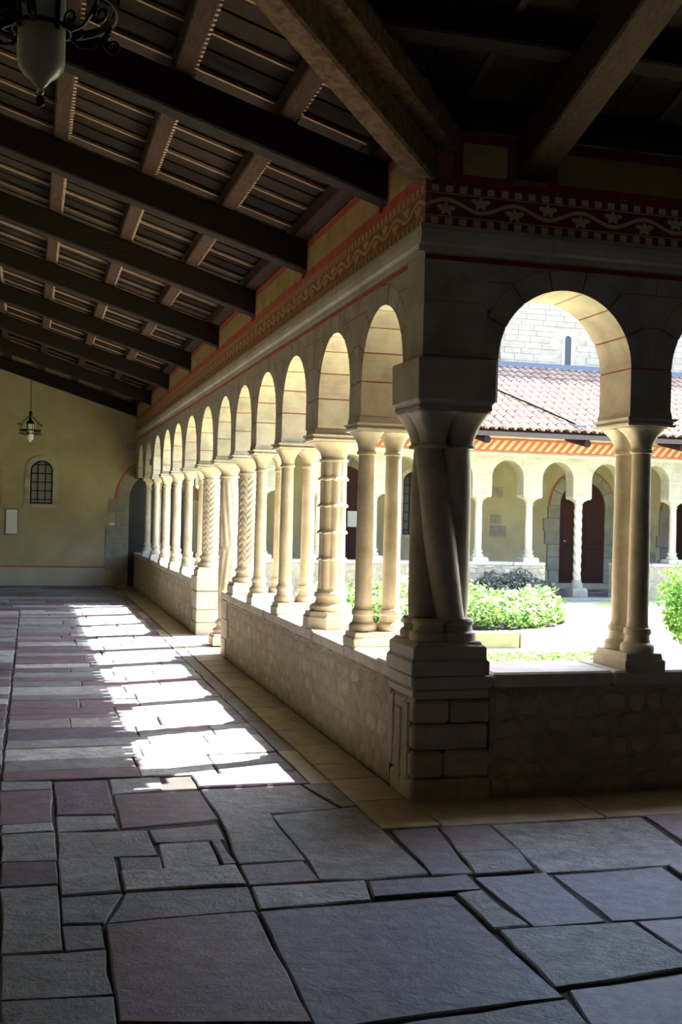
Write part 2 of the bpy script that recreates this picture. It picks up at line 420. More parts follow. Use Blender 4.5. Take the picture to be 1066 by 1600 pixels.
# ------------------------------------------------------------------ parapets
PT = .46          # thickness
SILL = .715
LUMPS = []
for k in range(7):
    ns = random.choice([7, 8, 9]); a0 = rnd(0, 6)
    outl = [(.5 * rnd(.86, 1.08) * abs(math.cos(a)) ** .7 * (1 if math.cos(a) > 0 else -1), .5 * rnd(.86, 1.08) * abs(math.sin(a)) ** .7 * (1 if math.sin(a) > 0 else -1)) for a in [a0 + 2 * PI * i / ns for i in range(ns)]]
    m = MB(); m.loft([[(x, y, -1) for x, y in outl], [(x * .98, y * .98, .2) for x, y in outl], [(x * .78 + rnd(-.03, .03), y * .78 + rnd(-.03, .03), .85) for x, y in outl], [(x * .35, y * .35, 1.05 + rnd(-.1, .1)) for x, y in outl]])
    LUMPS.append(m.mesh('rubble_stone', 'rubble', smooth=True))
def lumps(parent, mp_origin, du, nrm, L, z0, z1, size, relief, cnt_limit=280, skip=None, prob=.86):
    """courses of rounded rubble set in the mortar of one face"""
    up = Vector((0, 0, 1)); du = Vector(du); nrm = Vector(nrm); o0 = Vector(mp_origin); c = 0
    z = z0
    while z < z1 - .03:
        h = rnd(size * .6, size * 1.3); h = min(h, z1 - z)
        s_ = rnd(0, .05)
        while s_ < L - .05:
            wd = rnd(size * .7, size * 2.1); 
            if s_ + wd > L: wd = L - s_
            if wd > .05 and c < cnt_limit and not (skip and skip(s_ + wd / 2, z + h / 2)):
                p = o0 + du * (s_ + wd / 2) + up * (z + h / 2 + rnd(-.01, .01))
                if random.random() < prob:
                    o = put('rubble_stone', random.choice(LUMPS), parent)
                    a = rnd(-.22, .22)
                    X = (du * math.cos(a) + up * math.sin(a)); Y = X.cross(nrm) * -1
                    hh = h * rnd(.78, .95); ww = wd * rnd(.82, .95)
                    o.matrix_world = Matrix(((X.x * ww, Y.x * hh, nrm.x * relief, p.x), (X.y * ww, Y.y * hh, nrm.y * relief, p.y), (X.z * ww, Y.z * hh, nrm.z * relief, p.z), (0, 0, 0, 1))); c += 1
            s_ += wd
        z += h
def coping(parent, x0, y0, x1, y1, z0, z1, axis):
    L = (y1 - y0) if axis == 'y' else (x1 - x0); s_ = 0
    while s_ < L - .02:
        d_ = min(rnd(.7, 1.15), L - s_)
        if L - s_ - d_ < .3: d_ = L - s_
        e = .004; m = MB(); j1, j2 = rnd(-.006, .006), rnd(-.004, .004)
        if axis == 'y': m.box(x0 + j1, y0 + s_ + e, z0, x1, y0 + s_ + d_ - e, z1 + j2)
        else: m.box(x0 + s_ + e, y0 + j1, z0, x0 + s_ + d_ - e, y1, z1 + j2)
        m.obj('coping_slab', 'limestone', parent, bevel=.012); s_ += d_
# left parapet, near stretch
pl = MB().box(.004, .442, -.05, PT, 6.6, SILL - .085).obj('parapet_wall', 'mortar')
struct(pl, 'sunny side low rubble wall under the left colonnade, stretch nearest the corner', 'wall')
coping(pl, -.012, .44, PT + .02, 6.61, SILL - .085, SILL, 'y')
lumps(pl, (.004, .45, 0), (0, 1, 0), (-1, 0, 0), 6.1, .04, SILL - .09, .125, .006, 285, None, .62)
pb = MB().box(.004, 8.60, -.05, PT, 17.95, SILL - .085).obj('parapet_wall', 'mortar')
struct(pb, 'low rubble wall under the left colonnade beyond the courtyard passage', 'wall')
coping(pb, -.012, 9.1, PT + .02, 17.95, SILL - .085, SILL, 'y')
m = MB().box(-.016, 8.56, SILL - .14, PT + .02, 9.1, SILL + .05); m.obj('end_slab', 'limestone', pb, bevel=.012)
for i, (a, b) in enumerate(((-.04, .16), (.16, .33), (.33, SILL - .15))):
    MB().box(-.012, 8.565, a + .004, PT + .012, 8.565 + (.48, .34, .44)[i], b).obj('end_block', 'limestone', pb, bevel=.01)
lumps(pb, (.004, 9.1, 0), (0, 1, 0), (-1, 0, 0), 8.7, .04, SILL - .09, .14, .006, 280, None, .6)
# end jamb blocks of near stretch
for i, (a, b) in enumerate(((-.04, .2), (.2, .42), (.42, SILL - .088))):
    MB().box(-.010, 6.605 - (.3, .42, .34)[i], a + .004, PT + .012, 6.612, b).obj('end_block', 'limestone', pl, bevel=.008)
# right parapet
pr = MB().box(PT, .004, -.05, 11.4, PT, SILL - .085).obj('parapet_wall', 'mortar')
struct(pr, 'shadowed low rubble wall under the right hand colonnade', 'wall')
coping(pr, .47, -.012, 11.4, PT + .02, SILL - .085, SILL, 'x')
lumps(pr, (.45, .004, 0), (1, 0, 0), (0, -1, 0), 2.6, .02, SILL - .09, .118, .022, 150)
# corner pier of the parapet: stacked rough blocks
cp = thing('corner_pedestal', 'rough stone pedestal at the cloister corner below the twisted columns', 'pedestal', (0, 0, 0))
z = -.05
for i, (h, wx, wy) in enumerate(((.17, .47, .40), (.16, .40, .45), (.15, .45, .36), (.14, .47, .43), (.0, 0, 0))):
    if h:
        zt = z + h
        cx_ = wx * (.45 if i % 2 else 1.0)
        MB().box(-.014 + rnd(-.004, .004), -.014 + rnd(-.004, .004), z + .004, cx_ - .004, wy * .95, zt - .004).obj('block', 'rubble', cp, bevel=.016)
        if i % 2: MB().box(cx_ + .004, -.010, z + .004, .46, wy * .9, zt - .004).obj('block', 'rubble', cp, bevel=.016)
        z = zt
MB().box(-.016, -.016, z + .002, .455, .44, SILL - .085).obj('block', 'limestone', cp, bevel=.014)
MB().box(-.030, -.030, SILL - .083, .468, .44, SILL - .002).obj('top_slab', 'limestone', cp, bevel=.014)
# tall edge stones standing on the left face next to the corner
for (y0, y1, z0, z1) in ((.05, .16, .10, .55), (.18, .30, .06, .50), (.32, .42, .14, .56)):
    MB().box(-.022, y0, z0, .02, y1, z1).obj('edge_stone', 'rubble', cp, bevel=.012)

# ------------------------------------------------------------------ arcades
AT = .38          # arch wall thickness
APEX = 2.93
def left_map(s_, t, z): return (t, s_, z)
def right_map(s_, t, z): return (s_, t, z)
def arcade(parent, mp, centres, radii, T, apex, z_imp, z_top, s0, s1, ringd=.125, mat='voussoir', core='mortar_red', nv=7, piers=True, segs=5, apexes=None):
    """ashlar arcade wall: core of painted joints, voussoirs, pier blocks and spandrel stones"""
    n = len(centres)
    apx = apexes or [apex] * n
    zs = [apx[i] - radii[i] for i in range(n)]
    e = .004
    # core (slightly recessed), one closed outline per pier region
    def bound(i, z, side, R):
        return centres[i] + side * math.sqrt(max(0, R * R - (z - zs[i]) ** 2)) if z > zs[i] else centres[i] + side * R
    core_mb = MB()
    for k in range(n + 1):
        L = (lambda z, R=0: s0) if k == 0 else (lambda z, R=0, i=k - 1: bound(i, z, 1, radii[i] + .0035 + R))
        Rr = (lambda z, R=0: s1) if k == n else (lambda z, R=0, i=k: bound(i, z, -1, radii[i] + .0035 + R))
        zz = [z_imp] + [z_imp + (z_top - z_imp) * j / 26 for j in range(1, 27)]
        poly = [(L(z), z) for z in zz] + [(Rr(z), z) for z in reversed(zz)]
        core_mb.prism(poly, mp, .0025, T - e)
        # pier block(s)
        zk = min(zs[k - 1] if k > 0 else 9, zs[k] if k < n else 9)
        if piers and zk - z_imp > .03:
            a, b = L(z_imp) - .0035 * (k > 0), Rr(z_imp) + .0035 * (k < n)
            zl = zs[k - 1] if k > 0 else zk; zr = zs[k] if k < n else zk
            MB().prism([(a, z_imp), (b, z_imp), (b, zr - .005), (b - ringd, zr - .005), (b - ringd, zk - .005), (a + ringd, zk - .005), (a + ringd, zl - .005), (a, zl - .005)] if k > 0 else [(a, z_imp), (b, z_imp), (b, zk - .005), (a, zk - .005)], mp, 0, T).obj('pier_block', mat, parent)
        # spandrel stones
        Ls = (lambda z: s0) if k == 0 else (lambda z, i=k - 1: bound(i, z, 1, radii[i] + ringd + .004))
        Rs = (lambda z: s1) if k == n else (lambda z, i=k: bound(i, z, -1, radii[i] + ringd + .004))
        lv = [zk, zk + (z_top - zk) * .42, zk + (z_top - zk) * .76, z_top]
        for q in range(3):
            za, zb = lv[q] + .003, lv[q + 1] - .003
            zz = [za + (zb - za) * j / segs for j in range(segs + 1)]
            zz = [z for z in zz if Rs(z) - Ls(z) > .012]
            if len(zz) < 2: continue
            widths = Rs(zz[-1]) - Ls(zz[-1])
            cuts = [0, 1] if widths < .55 else [0, rnd(.4, .6), 1]
            for ci in range(len(cuts) - 1):
                fa, fb = cuts[ci], cuts[ci + 1]; gp = .003 if ci else 0; gq = .003 if ci < len(cuts) - 2 else 0
                poly = [(Ls(z) + (Rs(z) - Ls(z)) * fa + gp, z) for z in zz] + [(Ls(z) + (Rs(z) - Ls(z)) * fb - gq, z) for z in reversed(zz)]
                MB().prism(poly, mp, 0, T).obj('ashlar', mat, parent)
    for i in range(n):
        c_, R = centres[i], radii[i]
        for k in range(nv):
            a0 = PI * k / nv + .010 / R / 2; a1 = PI * (k + 1) / nv - .010 / R / 2
            sg = 4
            lim0 = ringd
            poly = [(c_ + R * math.cos(a0 + (a1 - a0) * j / sg), zs[i] + R * math.sin(a0 + (a1 - a0) * j / sg)) for j in range(sg + 1)]
            poly += [(c_ + (R + ringd) * math.cos(a1 - (a1 - a0) * j / sg), zs[i] + (R + ringd) * math.sin(a1 - (a1 - a0) * j / sg)) for j in range(sg + 1)]
            MB().prism(poly, mp, 0, T).obj('voussoir', mat, parent)
        
    return core_mb
LC = [.787, 1.941, 3.225, 4.387, 5.556, 6.75, 8.08, 9.539, 10.993, 12.38, 13.85, 15.345, 16.90]
LP = [.18] + [(LC[i] + LC[i + 1]) / 2 for i in range(12)]
LR = []
for i, c in enumerate(LC):
    gap = min(c - (LP[i] if i else .13), (LP[i + 1] - c) if i < 12 else .6); LR.append(gap - .14 if i else .43)
IMP = 2.27
aw = thing('wall_left_arcade', 'long arcade wall of round stone arches receding down the left side', 'wall', kind='structure')
core = arcade(aw, left_map, LC, LR, AT, APEX, IMP, 3.10, 0, 17.95)
core.box(.004, .004, 3.10, AT - .004, 17.95, 3.80)
core.obj('core', 'mortar_red', aw)
ar = thing('wall_right_arcade', 'arcade wall of round arches facing the camera on the right', 'wall', kind='structure')
RC = [.887 + 1.127 * k for k in range(9)]
RP = [(RC[i] + RC[i + 1]) / 2 for i in range(8)]
core = arcade(ar, right_map, RC, [.427] * 9, AT, 2.945, IMP, 3.10, AT + .001, 11.4)
core.box(AT + .001, .004, 3.10, 11.4, AT - .004, 3.80)
core.obj('core', 'mortar_red', ar)
# big corner blocks over the corner pier (facing right walkway)
for (a, b) in ((IMP + .0, 2.52), (2.52, 2.83), (2.83, 3.10)):
    MB().box(-.003, -.003, a + .003, AT + .002, .353 if b < 2.6 else .30, b - .003).obj('corner_block', 'voussoir', ar)
# cornice mouldings
def cornice(parent, mp, s0, s1, step):
    s_ = s0
    while s_ < s1 - .01:
        L = min(step * rnd(.85, 1.15), s1 - s_)
        if s1 - s_ - L < .3: L = s1 - s_
        prof = [(.0, 3.10), (-.012, 3.10), (-.014, 3.135), (-.035, 3.15), (-.042, 3.185), (-.042, 3.225), (-.030, 3.232), (-.026, 3.255), (.0, 3.257)]
        MB().loft([[mp(s_ + .002, t, z) for t, z in prof], [mp(s_ + L - .002, t, z) for t, z in prof]]).obj('cornice_stone', 'limestone', parent)
        s_ += L
cornice(aw, left_map, -.0, 17.95, 1.0)
cornice(ar, right_map, -.042, 11.4, .95)
# red painted line below the cornice
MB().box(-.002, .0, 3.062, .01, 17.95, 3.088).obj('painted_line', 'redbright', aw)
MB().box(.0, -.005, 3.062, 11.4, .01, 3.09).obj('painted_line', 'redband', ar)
# frieze, red band
MB().box(-.010, -.010, 3.257, .02, 17.95, 3.49).obj('painted_frieze', 'frieze_faded', aw)
MB().box(.02, -.010, 3.257, 11.4, .02, 3.49).obj('painted_frieze', 'frieze', ar)
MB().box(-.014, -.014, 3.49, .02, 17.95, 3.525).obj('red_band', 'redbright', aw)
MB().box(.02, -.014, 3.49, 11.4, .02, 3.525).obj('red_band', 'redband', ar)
RAFY = [.78, 2.90, 5.06, 7.30, 9.69, 12.28, 15.04, 17.9]
RAFX = [.64, 2.79, 4.94, 7.09, 9.24]
RW = .16
def painted_panels(parent, mp, edges, mat_red):
    for a, b in edges:
        MB().prism([(a, 3.525), (b, 3.525), (b, 3.80), (a, 3.80)], mp, -.012, .01).obj('red_border', mat_red, parent)
        MB().prism([(a + .05, 3.555), (b - .05, 3.555), (b - .05, 3.735), (a + .05, 3.735)], mp, -.015, .01).obj('ochre_panel', 'ochre', parent)
le = [.02] + RAFY; painted_panels(aw, left_map, [(le[i] + (RW / 2 if i else 0), le[i + 1] - RW / 2) for i in range(8) if le[i + 1] - le[i] > .4], 'redbright')
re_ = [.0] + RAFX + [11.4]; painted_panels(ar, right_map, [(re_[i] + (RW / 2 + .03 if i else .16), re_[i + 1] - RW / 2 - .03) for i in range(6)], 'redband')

# ------------------------------------------------------------------ columns
def sq(cx, cy, hx, hy, z, n=24, p=.0, rot=0):
    """ring of n points morphing circle (p=0) to square (p=1)"""
    out = []
    for j in range(n):
        a = 2 * PI * (j + .5) / n; c_, s_ = math.cos(a), math.sin(a)
        k = 1 / max(abs(c_), abs(s_)); k = 1 + (k - 1) * p
        out.append((cx + hx * c_ * k, cy + hy * s_ * k, z))
    return out
def base_prof(z0, h, r0):
    return [(r0 * 1.62, z0), (r0 * 1.68, z0 + h * .10), (r0 * 1.66, z0 + h * .24), (r0 * 1.48, z0 + h * .33), (r0 * 1.30, z0 + h * .36), (r0 * 1.20, z0 + h * .52), (r0 * 1.22, z0 + h * .62),
            (r0 * 1.34, z0 + h * .66), (r0 * 1.36, z0 + h * .76), (r0 * 1.28, z0 + h * .86), (r0 * 1.12, z0 + h * .89), (r0 * 1.06, z0 + h)]
def shaft_prof(z0, z1, r0):
    return [(r0 * 1.04, z0), (r0 * 1.02, z0 + (z1 - z0) * .1), (r0 * 1.02, z0 + (z1 - z0) * .4), (r0 * .93, z1 - .025), (r0 * .93, z1 - .018), (r0 * .93, z1)]
def capital(m, cx, cy, r0, z0, z1, hx, hy, ox=0, oy=0):
    m.loft([sq(cx, cy, r0 * .95, r0 * .95, z0), sq(cx, cy, r0 * 1.12, r0 * 1.12, z0 + .004), sq(cx, cy, r0 * 1.16, r0 * 1.16, z0 + .014), sq(cx, cy, r0 * 1.12, r0 * 1.12, z0 + .024), sq(cx, cy, r0 * .98, r0 * .98, z0 + .028)] +
           [sq(cx + ox * t, cy + oy * t, r0 * .98 + (hx - r0 * .98) * f, r0 * .98 + (hy - r0 * .98) * f, z0 + .028 + (z1 - z0 - .028) * t, 24, min(1, t * 1.25)) for t, f in ((.2, .05), (.4, .16), (.6, .34), (.78, .60), (.9, .85), (.95, 1), (1.0, 1.0))])
def imposts(parent, hx, hy, z0, z1):
    """stepped impost block, centred, hx/hy at the pier above"""
    h = z1 - z0; m = MB()
    lv = [(0, .022), (.16, .028), (.17, .012), (.34, .016), (.36, .026), (.52, .030), (.54, .008), (.8, .006), (1.0, .003)]
    m.loft([[( -hx - e, -hy - e, z0 + h * t), (hx + e, -hy - e, z0 + h * t), (hx + e, hy + e, z0 + h * t), (-hx - e, hy + e, z0 + h * t)] for t, e in lv])
    return m.obj('impost', 'limestone', parent)
# z levels
ZP, ZB, ZS, ZC = SILL + .10, SILL + .27, 2.015, 2.175
def double_column(label, loc, hs, r0=.058, arcs=False, axis='x', name='double_column', cat='column'):
    """two plain shafts set across the wall (offset along the thickness axis)"""
    t = thing(name, label, cat, loc)
    off = .098
    PX_, PY_ = (.20, .135) if axis == 'x' else (.135, .20)
    m = MB(); z0 = SILL - .004
    m.loft([[(sx * (PX_ + e), sy * (PY_ + e), z) for sx, sy in ((-1, -1), (1, -1), (1, 1), (-1, 1))] for z, e in ((z0, 0), (z0 + .062, 0), (z0 + .070, -.012), (ZP, -.016))])
    m.obj('plinth', 'limestone', t, bevel=.004)
    for sg in (-1, 1):
        cx, cy = (sg * off, 0) if axis == 'x' else (0, sg * off)
        MB().lathe(base_prof(ZP, ZB - ZP, r0), cx, cy).obj('base', 'column', t, True)
        # corner spurs on the base
        MB().lathe(shaft_prof(ZB, ZS, r0), cx, cy).obj('shaft', 'column', t, True)
        m = MB(); hx, hy = (.096, .128) if axis == 'x' else (.128, .096)
        capital(m, cx, cy, r0, ZS, ZC, hx, hy); m.obj('capital', 'column', t, True)
    if arcs:
        for sx in (-.1, .1):
            for yy in (-1, 1):
                p = [((sx + .04 * math.cos(a)), yy * .150, ZC + .0 + .055 * math.sin(a)) for a in [PI * k / 8 for k in range(9)]]
                if axis != 'x': p = [(b, a, c_) for a, b, c_ in p]
                MB().tube(p, .009, 5).obj('carved_arc', 'column', t)
    hx, hy = (AT / 2 + .0, .135) if axis == 'x' else (.135, AT / 2)
    imposts(t, hx, hy, ZC, IMP)
    return t
def big_column(label, loc, style, zfoot=SILL, name='carved_column'):
    t = thing(name, label, 'column', loc)
    zp, zb = zfoot + .13, zfoot + .30
    m = MB(); e0 = .185
    n8 = lambda e, z: [(e * math.cos(PI / 8 + k * PI / 4) * 1.08, e * math.sin(PI / 8 + k * PI / 4) * 1.08, z) for k in range(8)]
    if style == 'ringed': m.loft([n8(.205, zfoot - .004), n8(.205, zfoot + .085), n8(.19, zfoot + .10), n8(.185, zp)])
    else: m.loft([[(sx * (e0 + e), sy * (e0 + e), z) for sx, sy in ((-1, -1), (1, -1), (1, 1), (-1, 1))] for z, e in ((zfoot - .004, 0), (zfoot + .09, 0), (zfoot + .10, -.015), (zp, -.02))])
    m.obj('plinth', 'limestone', t)
    r0 = .108
    MB().lathe([(r_ * .92, z) for r_, z in base_prof(zp, zb - zp, r0)], seg=32).obj('base', 'column', t, True)
    nseg = 64; rings = []; H = ZS - zb; steps = 110 if style == 'chevron' else 60
    for i in range(steps + 1):
        z = zb + H * i / steps; ring = []
        edge = min(1, min(i, steps - i) / 5)
        for j in range(nseg):
            a = 2 * PI * j / nseg
            if style == 'chevron':
                zig = abs(((a / (2 * PI) * 5) % 1) - .5) * 2        # 5 zigzags round the shaft
                ph = (z - zig * .075) / .072
                r_ = r0 * .95 + .012 * edge * (abs((ph % 1) - .5) * 2 * 1.6 - .6)
            elif style == 'spiral':
                tw = a * 9 + (z - zb) * 9 * (1 if z > (zb + ZS) / 2 else -1)
                r_ = r0 * .88 + .010 * edge * abs(math.sin(tw / 2)) * 1.5
            else:
                r_ = r0 * .92 + .010 * abs(math.cos(a * 4)) - .004
            ring.append((r_ * math.cos(a), r_ * math.sin(a), z))
        rings.append(ring)
    MB().loft(rings).obj('shaft', 'column', t, True)
    if style == 'ringed':
        for zr in (1.26, 1.47, 1.68, 1.89):
            rg = []
            for (e, dz) in ((.0, -.012), (.014, -.006), (.016, .0), (.010, .010), (0, .014)):
                rg.append([((r0 * .90 + e + .012 * abs(math.cos(a * 4))) * math.cos(a), (r0 * .90 + e + .012 * abs(math.cos(a * 4))) * math.sin(a), zr + dz - .010 * abs(math.cos(a * 4))) for a in [2 * PI * j / 64 for j in range(64)]])
            MB().loft(rg, cap=True).obj('carved_ring', 'column', t, True)
    if style == 'spiral':
        zr = (zb + ZS) / 2; MB().lathe([(.09, zr - .03), (.112, zr - .02), (.112, zr - .004), (.1, zr), (.112, zr + .004), (.112, zr + .02), (.09, zr + .03)], seg=32).obj('carved_ring', 'column', t, True)
    m = MB(); capital(m, 0, 0, r0 * .93, ZS, ZC, .185, .155); m.obj('capital', 'column', t, True)
    imposts(t, AT / 2, .135, ZC, IMP)
    return t
LX = AT / 2
c1 = double_column('pair of slender columns on the left parapet, first after the twisted corner pillar', (LX, LP[1], 0), .135)
big_column('stout ringed and fluted column on an octagonal foot, second from the corner', (LX, LP[2], 0), 'ringed')
dup(c1, (LX, LP[3], 0), 'pair of slender columns just beyond the stout ringed column')
double_column('pair of slender columns with small arcs carved above, just before the nearer zigzag column', (LX, LP[4], 0), .135, arcs=True)
big_column('nearer of the two zigzag carved columns, on the end of the near parapet', (LX, LP[5], 0), 'chevron')
big_column('tall spirally fluted column standing on the floor in the parapet gap', (LX, LP[6], 0), 'spiral', zfoot=.02)
big_column('farther zigzag carved column, on the pier beyond the parapet gap', (LX, LP[7], 0), 'chevron', zfoot=SILL + .03)
farl = ['first pair of slim columns beyond the farther zigzag column', 'second pair of slim columns beyond the farther zigzag column', 'third pair of slim columns beyond the farther zigzag column',
        'last but one pair of slim columns before the yellow end wall', 'last pair of slim columns, in shade beside the yellow end wall']
for k in range(5): dup(c1, (LX, LP[8 + k], 0), farl[k])
r1 = double_column('pair of columns on the right parapet, right of the twisted corner pillar', (RP[0], AT / 2, 0), .135, axis='y', r0=.061)
for k in range(1, 8): dup(r1, (RP[k], AT / 2, 0), ['second', 'third', 'fourth', 'fifth', 'sixth', 'seventh', 'eighth'][k - 1] + ' column pair of the right arcade, counted from the twisted pillar')
# twisted corner pillar
t = thing('knotted_pillar', 'dark corner pillar of four stone shafts twisted together, square capital block', 'column', (.19, .17, 0))
zf = SILL
m = MB(); m.loft([[(sx * e, sy * e, z) for sx, sy in ((-1, -1), (1, -1), (1, 1), (-1, 1))] for z, e in ((zf - .003, .235), (zf + .075, .235), (zf + .085, .222), (zf + .155, .222), (zf + .17, .20), (zf + .185, .195))])
m.obj('plinth', 'limestone', t, bevel=.006)
def quad(cx, h, z, rr_, n=40, off=.085):
    out = []
    for j in range(n):
        a = 2 * PI * j / n; c_, s_ = math.cos(a), math.sin(a)
        # support-like outline of four circles
        best = 0
        for sx in (-1, 1):
            for sy in (-1, 1):
                px, py = sx * off, sy * off; b = px * c_ + py * s_; dd = b * b - (px * px + py * py - rr_ * rr_)
                if dd >= 0: best = max(best, b + math.sqrt(dd))
        best = max(best, off * .9); out.append((best * c_, best * s_, z))
    return out
m = MB(); z0 = zf + .185
m.loft([quad(0, 0, z0 + dz, rr_, 64) for dz, rr_ in ((0, .108), (.02, .114), (.045, .108), (.055, .092), (.085, .086), (.09, .096), (.11, .098), (.125, .088))]); m.obj('base', 'column', t, True)
zb = z0 + .12
for q in range(4):
    a0 = -PI * .75 + q * PI / 2
    pts = []; rad = []
    for i in range(25):
        f = i / 24; z = zb + (ZS - zb) * f; a = a0 + 1.45 * (1 - f) - .35
        R = .112 - .030 * math.sin(PI * f); pts.append((R * math.cos(a), R * math.sin(a), z)); rad.append(.082 + .012 * math.sin(PI * f))
    MB().tube(pts, rad, 18).obj('shaft', 'column', t, True)
    a = a0; cx, cy = .098 * math.cos(a0 - .35 + .35), .098 * math.sin(a0 - .35 + .35)
for sx in (-1, 1):
    for sy in (-1, 1):
        m = MB(); capital(m, sx * .082, sy * .082, .076, ZS - .02, 2.21, .125, .125, sx * .015, sy * .015); m.obj('capital', 'column', t, True)
m = MB(); m.loft([[(sx * e, sy * e, z) for sx, sy in ((-1, -1), (1, -1), (1, 1), (-1, 1))] for z, e in ((2.205, .215), (2.225, .225), (2.232, .218), (2.25, .222), (2.26, .236), (2.50, .238))])
m.obj('impost_block', 'limestone', t, bevel=.006)
for o_ in bpy.data.objects:
    if o_.name.startswith('corner_block') and o_.parent == ar and o_.dimensions.z: pass

# ------------------------------------------------------------------ roof timbers
SL = .31
def rz(x): return 3.565 - SL * x          # underside of the rafters
WX = -4.3; SY = -7.6; EX = 1.27
def slab_x(x0, x1, y0, y1, zo0, zo1):     # follows the left roof slope
    return MB().add([(x0, y0, rz(x0) + zo0), (x1, y0, rz(x1) + zo0), (x1, y1, rz(x1) + zo0), (x0, y1, rz(x0) + zo0), (x0, y0, rz(x0) + zo1), (x1, y0, rz(x1) + zo1), (x1, y1, rz(x1) + zo1), (x0, y1, rz(x0) + zo1)],
                    [(0, 3, 2, 1), (4, 5, 6, 7), (0, 1, 5, 4), (1, 2, 6, 5), (2, 3, 7, 6), (3, 0, 4, 7)])
def slab_y(y0, y1, x0, x1, zo0, zo1):
    m = slab_x(y0, y1, x0, x1, zo0, zo1); m.v = [(b, a, c_) for a, b, c_ in m.v]; return m
ords = ['nearest', 'second', 'third', 'fourth', 'fifth', 'sixth', 'seventh', 'farthest']
for i, y in enumerate(RAFY):
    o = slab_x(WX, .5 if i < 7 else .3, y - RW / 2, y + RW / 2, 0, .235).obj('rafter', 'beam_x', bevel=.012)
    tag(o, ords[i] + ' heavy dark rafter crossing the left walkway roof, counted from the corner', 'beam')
for i, y in enumerate((-1.45, -3.3)):
    o = slab_x(WX, y - .05, y - RW / 2, y + RW / 2, 0, .235).obj('rafter', 'beam_x', bevel=.012)
    tag(o, ['shorter dark rafter meeting the diagonal corner beam overhead', 'shortest dark rafter above the near lantern, running to the left wall'][i], 'beam')
for i, x in enumerate(RAFX):
    o = slab_y(SY, .5, x - RW / 2 - .02, x + RW / 2 + .02, 0, .235).obj('rafter', 'beam_y', bevel=.012)
    tag(o, ['first brown rafter over the right walkway, beside the diagonal corner beam', 'second brown rafter over the right walkway', 'third brown rafter over the right walkway', 'fourth brown rafter over the right walkway', 'fifth brown rafter over the right walkway'][i], 'beam')
# diagonal beam: two stacked timbers
hb = thing('corner_beam', 'thick weathered diagonal beam rising from the corner of the arcades', 'beam')
def diag(hw, z0, z1, t0=.2, t1=-4.28, sh=0):
    a = .70711 * hw; q = .70711 * sh
    vs = [(t + sx * a + q, t - sx * a - q, rz(t) + z) for t in (t0, t1) for z in (z0, z1) for sx in (-1, 1)]
    return MB().add(vs, [(0, 1, 3, 2), (4, 6, 7, 5), (0, 4, 5, 1), (2, 3, 7, 6), (0, 2, 6, 4), (1, 5, 7, 3)])
diag(.075, -.06, .13, sh=-.03).obj('lower_timber', 'beam_pale', hb, bevel=.014)
diag(.11, .13, .30, sh=.03).obj('upper_timber', 'beam_pale', hb, bevel=.014)
PUR = [-.06, -.66, -1.30, -1.96, -2.62, -3.3, -3.95]
lat = MB(); names = ['lowest', 'second', 'third', 'fourth', 'fifth', 'sixth', 'top']
for i, x in enumerate(PUR):
    pu = slab_x(x - .055, x + .055, min(x + .08, 99), 17.98, .238, .36)
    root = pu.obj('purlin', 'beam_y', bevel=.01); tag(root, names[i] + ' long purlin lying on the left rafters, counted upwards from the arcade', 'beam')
    if i:
        lm_ = MB(); y = max(x + .2, -1)
        while y < 12:
            z = rz(x + .062)
            lm_.box(x + .056, y, z + .262, x + .078, y + .030, z + .372); y += .062
        lm_.obj('lath_ends', 'batten', root)['kind'] = 'stuff'
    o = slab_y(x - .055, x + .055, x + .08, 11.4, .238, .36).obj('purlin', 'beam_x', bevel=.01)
    tag(o, names[i] + ' purlin over the right walkway, counted upwards from the arcade', 'beam')
# planked decks
dl = thing('ceiling_left', 'plank underside of the roof over the left walkway, with pale battens', 'ceiling', kind='structure')
y = -4.0; k = 0
while y < 17.9:
    x1 = min(EX, y + .13); wd = .27
    if x1 - WX > .3:
        ti = .012
        o = slab_x(WX, x1, y + .003, y + wd - .003, .386, .41)
        o.v = [(a, b, c_ + (ti if b > y + wd / 2 else 0)) for a, b, c_ in o.v]; o.obj('roof_plank', 'plank_x', dl)
        slab_x(WX, x1, y - .011, y + .011, .363, .385).obj('batten', 'batten', dl) if k % 2 == 0 else None
    y += wd; k += 1
dr = thing('ceiling_right', 'dark plank underside of the roof over the right walkway', 'ceiling', kind='structure')
x = -4.0
while x < 11.4:
    y1 = min(EX, x + .13)
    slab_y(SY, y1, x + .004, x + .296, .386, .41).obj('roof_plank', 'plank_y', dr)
    if int(round((x + 4) / .3)) % 2 == 0: slab_y(SY, y1, x - .02, x + .02, .363, .385).obj('batten', 'beam_y', dr)
    x += .3
# roof covering above (with scalloped tile eave)
def tiles_cover(parent, m_, along, L0, L1, x0e, slope_fn, pitch=.19, steps=1, vis=True): pass
rc = MB()
s = -0.2
cover = slab_x(WX - .3, EX, -7.6, 18.4, .40, .44)
cover = MB()
cover.add([(EX, EX, rz(EX) + .425), (EX, 14.6, rz(EX) + .425), (EX, 18.0, rz(EX) + .425), (WX - .3, 18.0, rz(WX - .3) + .425), (WX - .3, WX - .3, rz(WX - .3) + .425),
           (EX, EX, rz(EX) + .465), (EX, 14.6, rz(EX) + .465), (EX, 18.0, rz(EX) + .465), (WX - .3, 18.0, rz(WX - .3) + .465), (WX - .3, WX - .3, rz(WX - .3) + .465)],
          [(0, 1, 2, 3, 4), (5, 9, 8, 7, 6), (0, 5, 6, 7, 2, 1), (2, 7, 8, 3), (3, 8, 9, 4), (4, 9, 5, 0)])
o = cover.obj('roof_covering', 'kerb'); struct(o, 'solid roof covering above the left walkway planks', 'roof')
cover2 = MB(); A = WX - .3
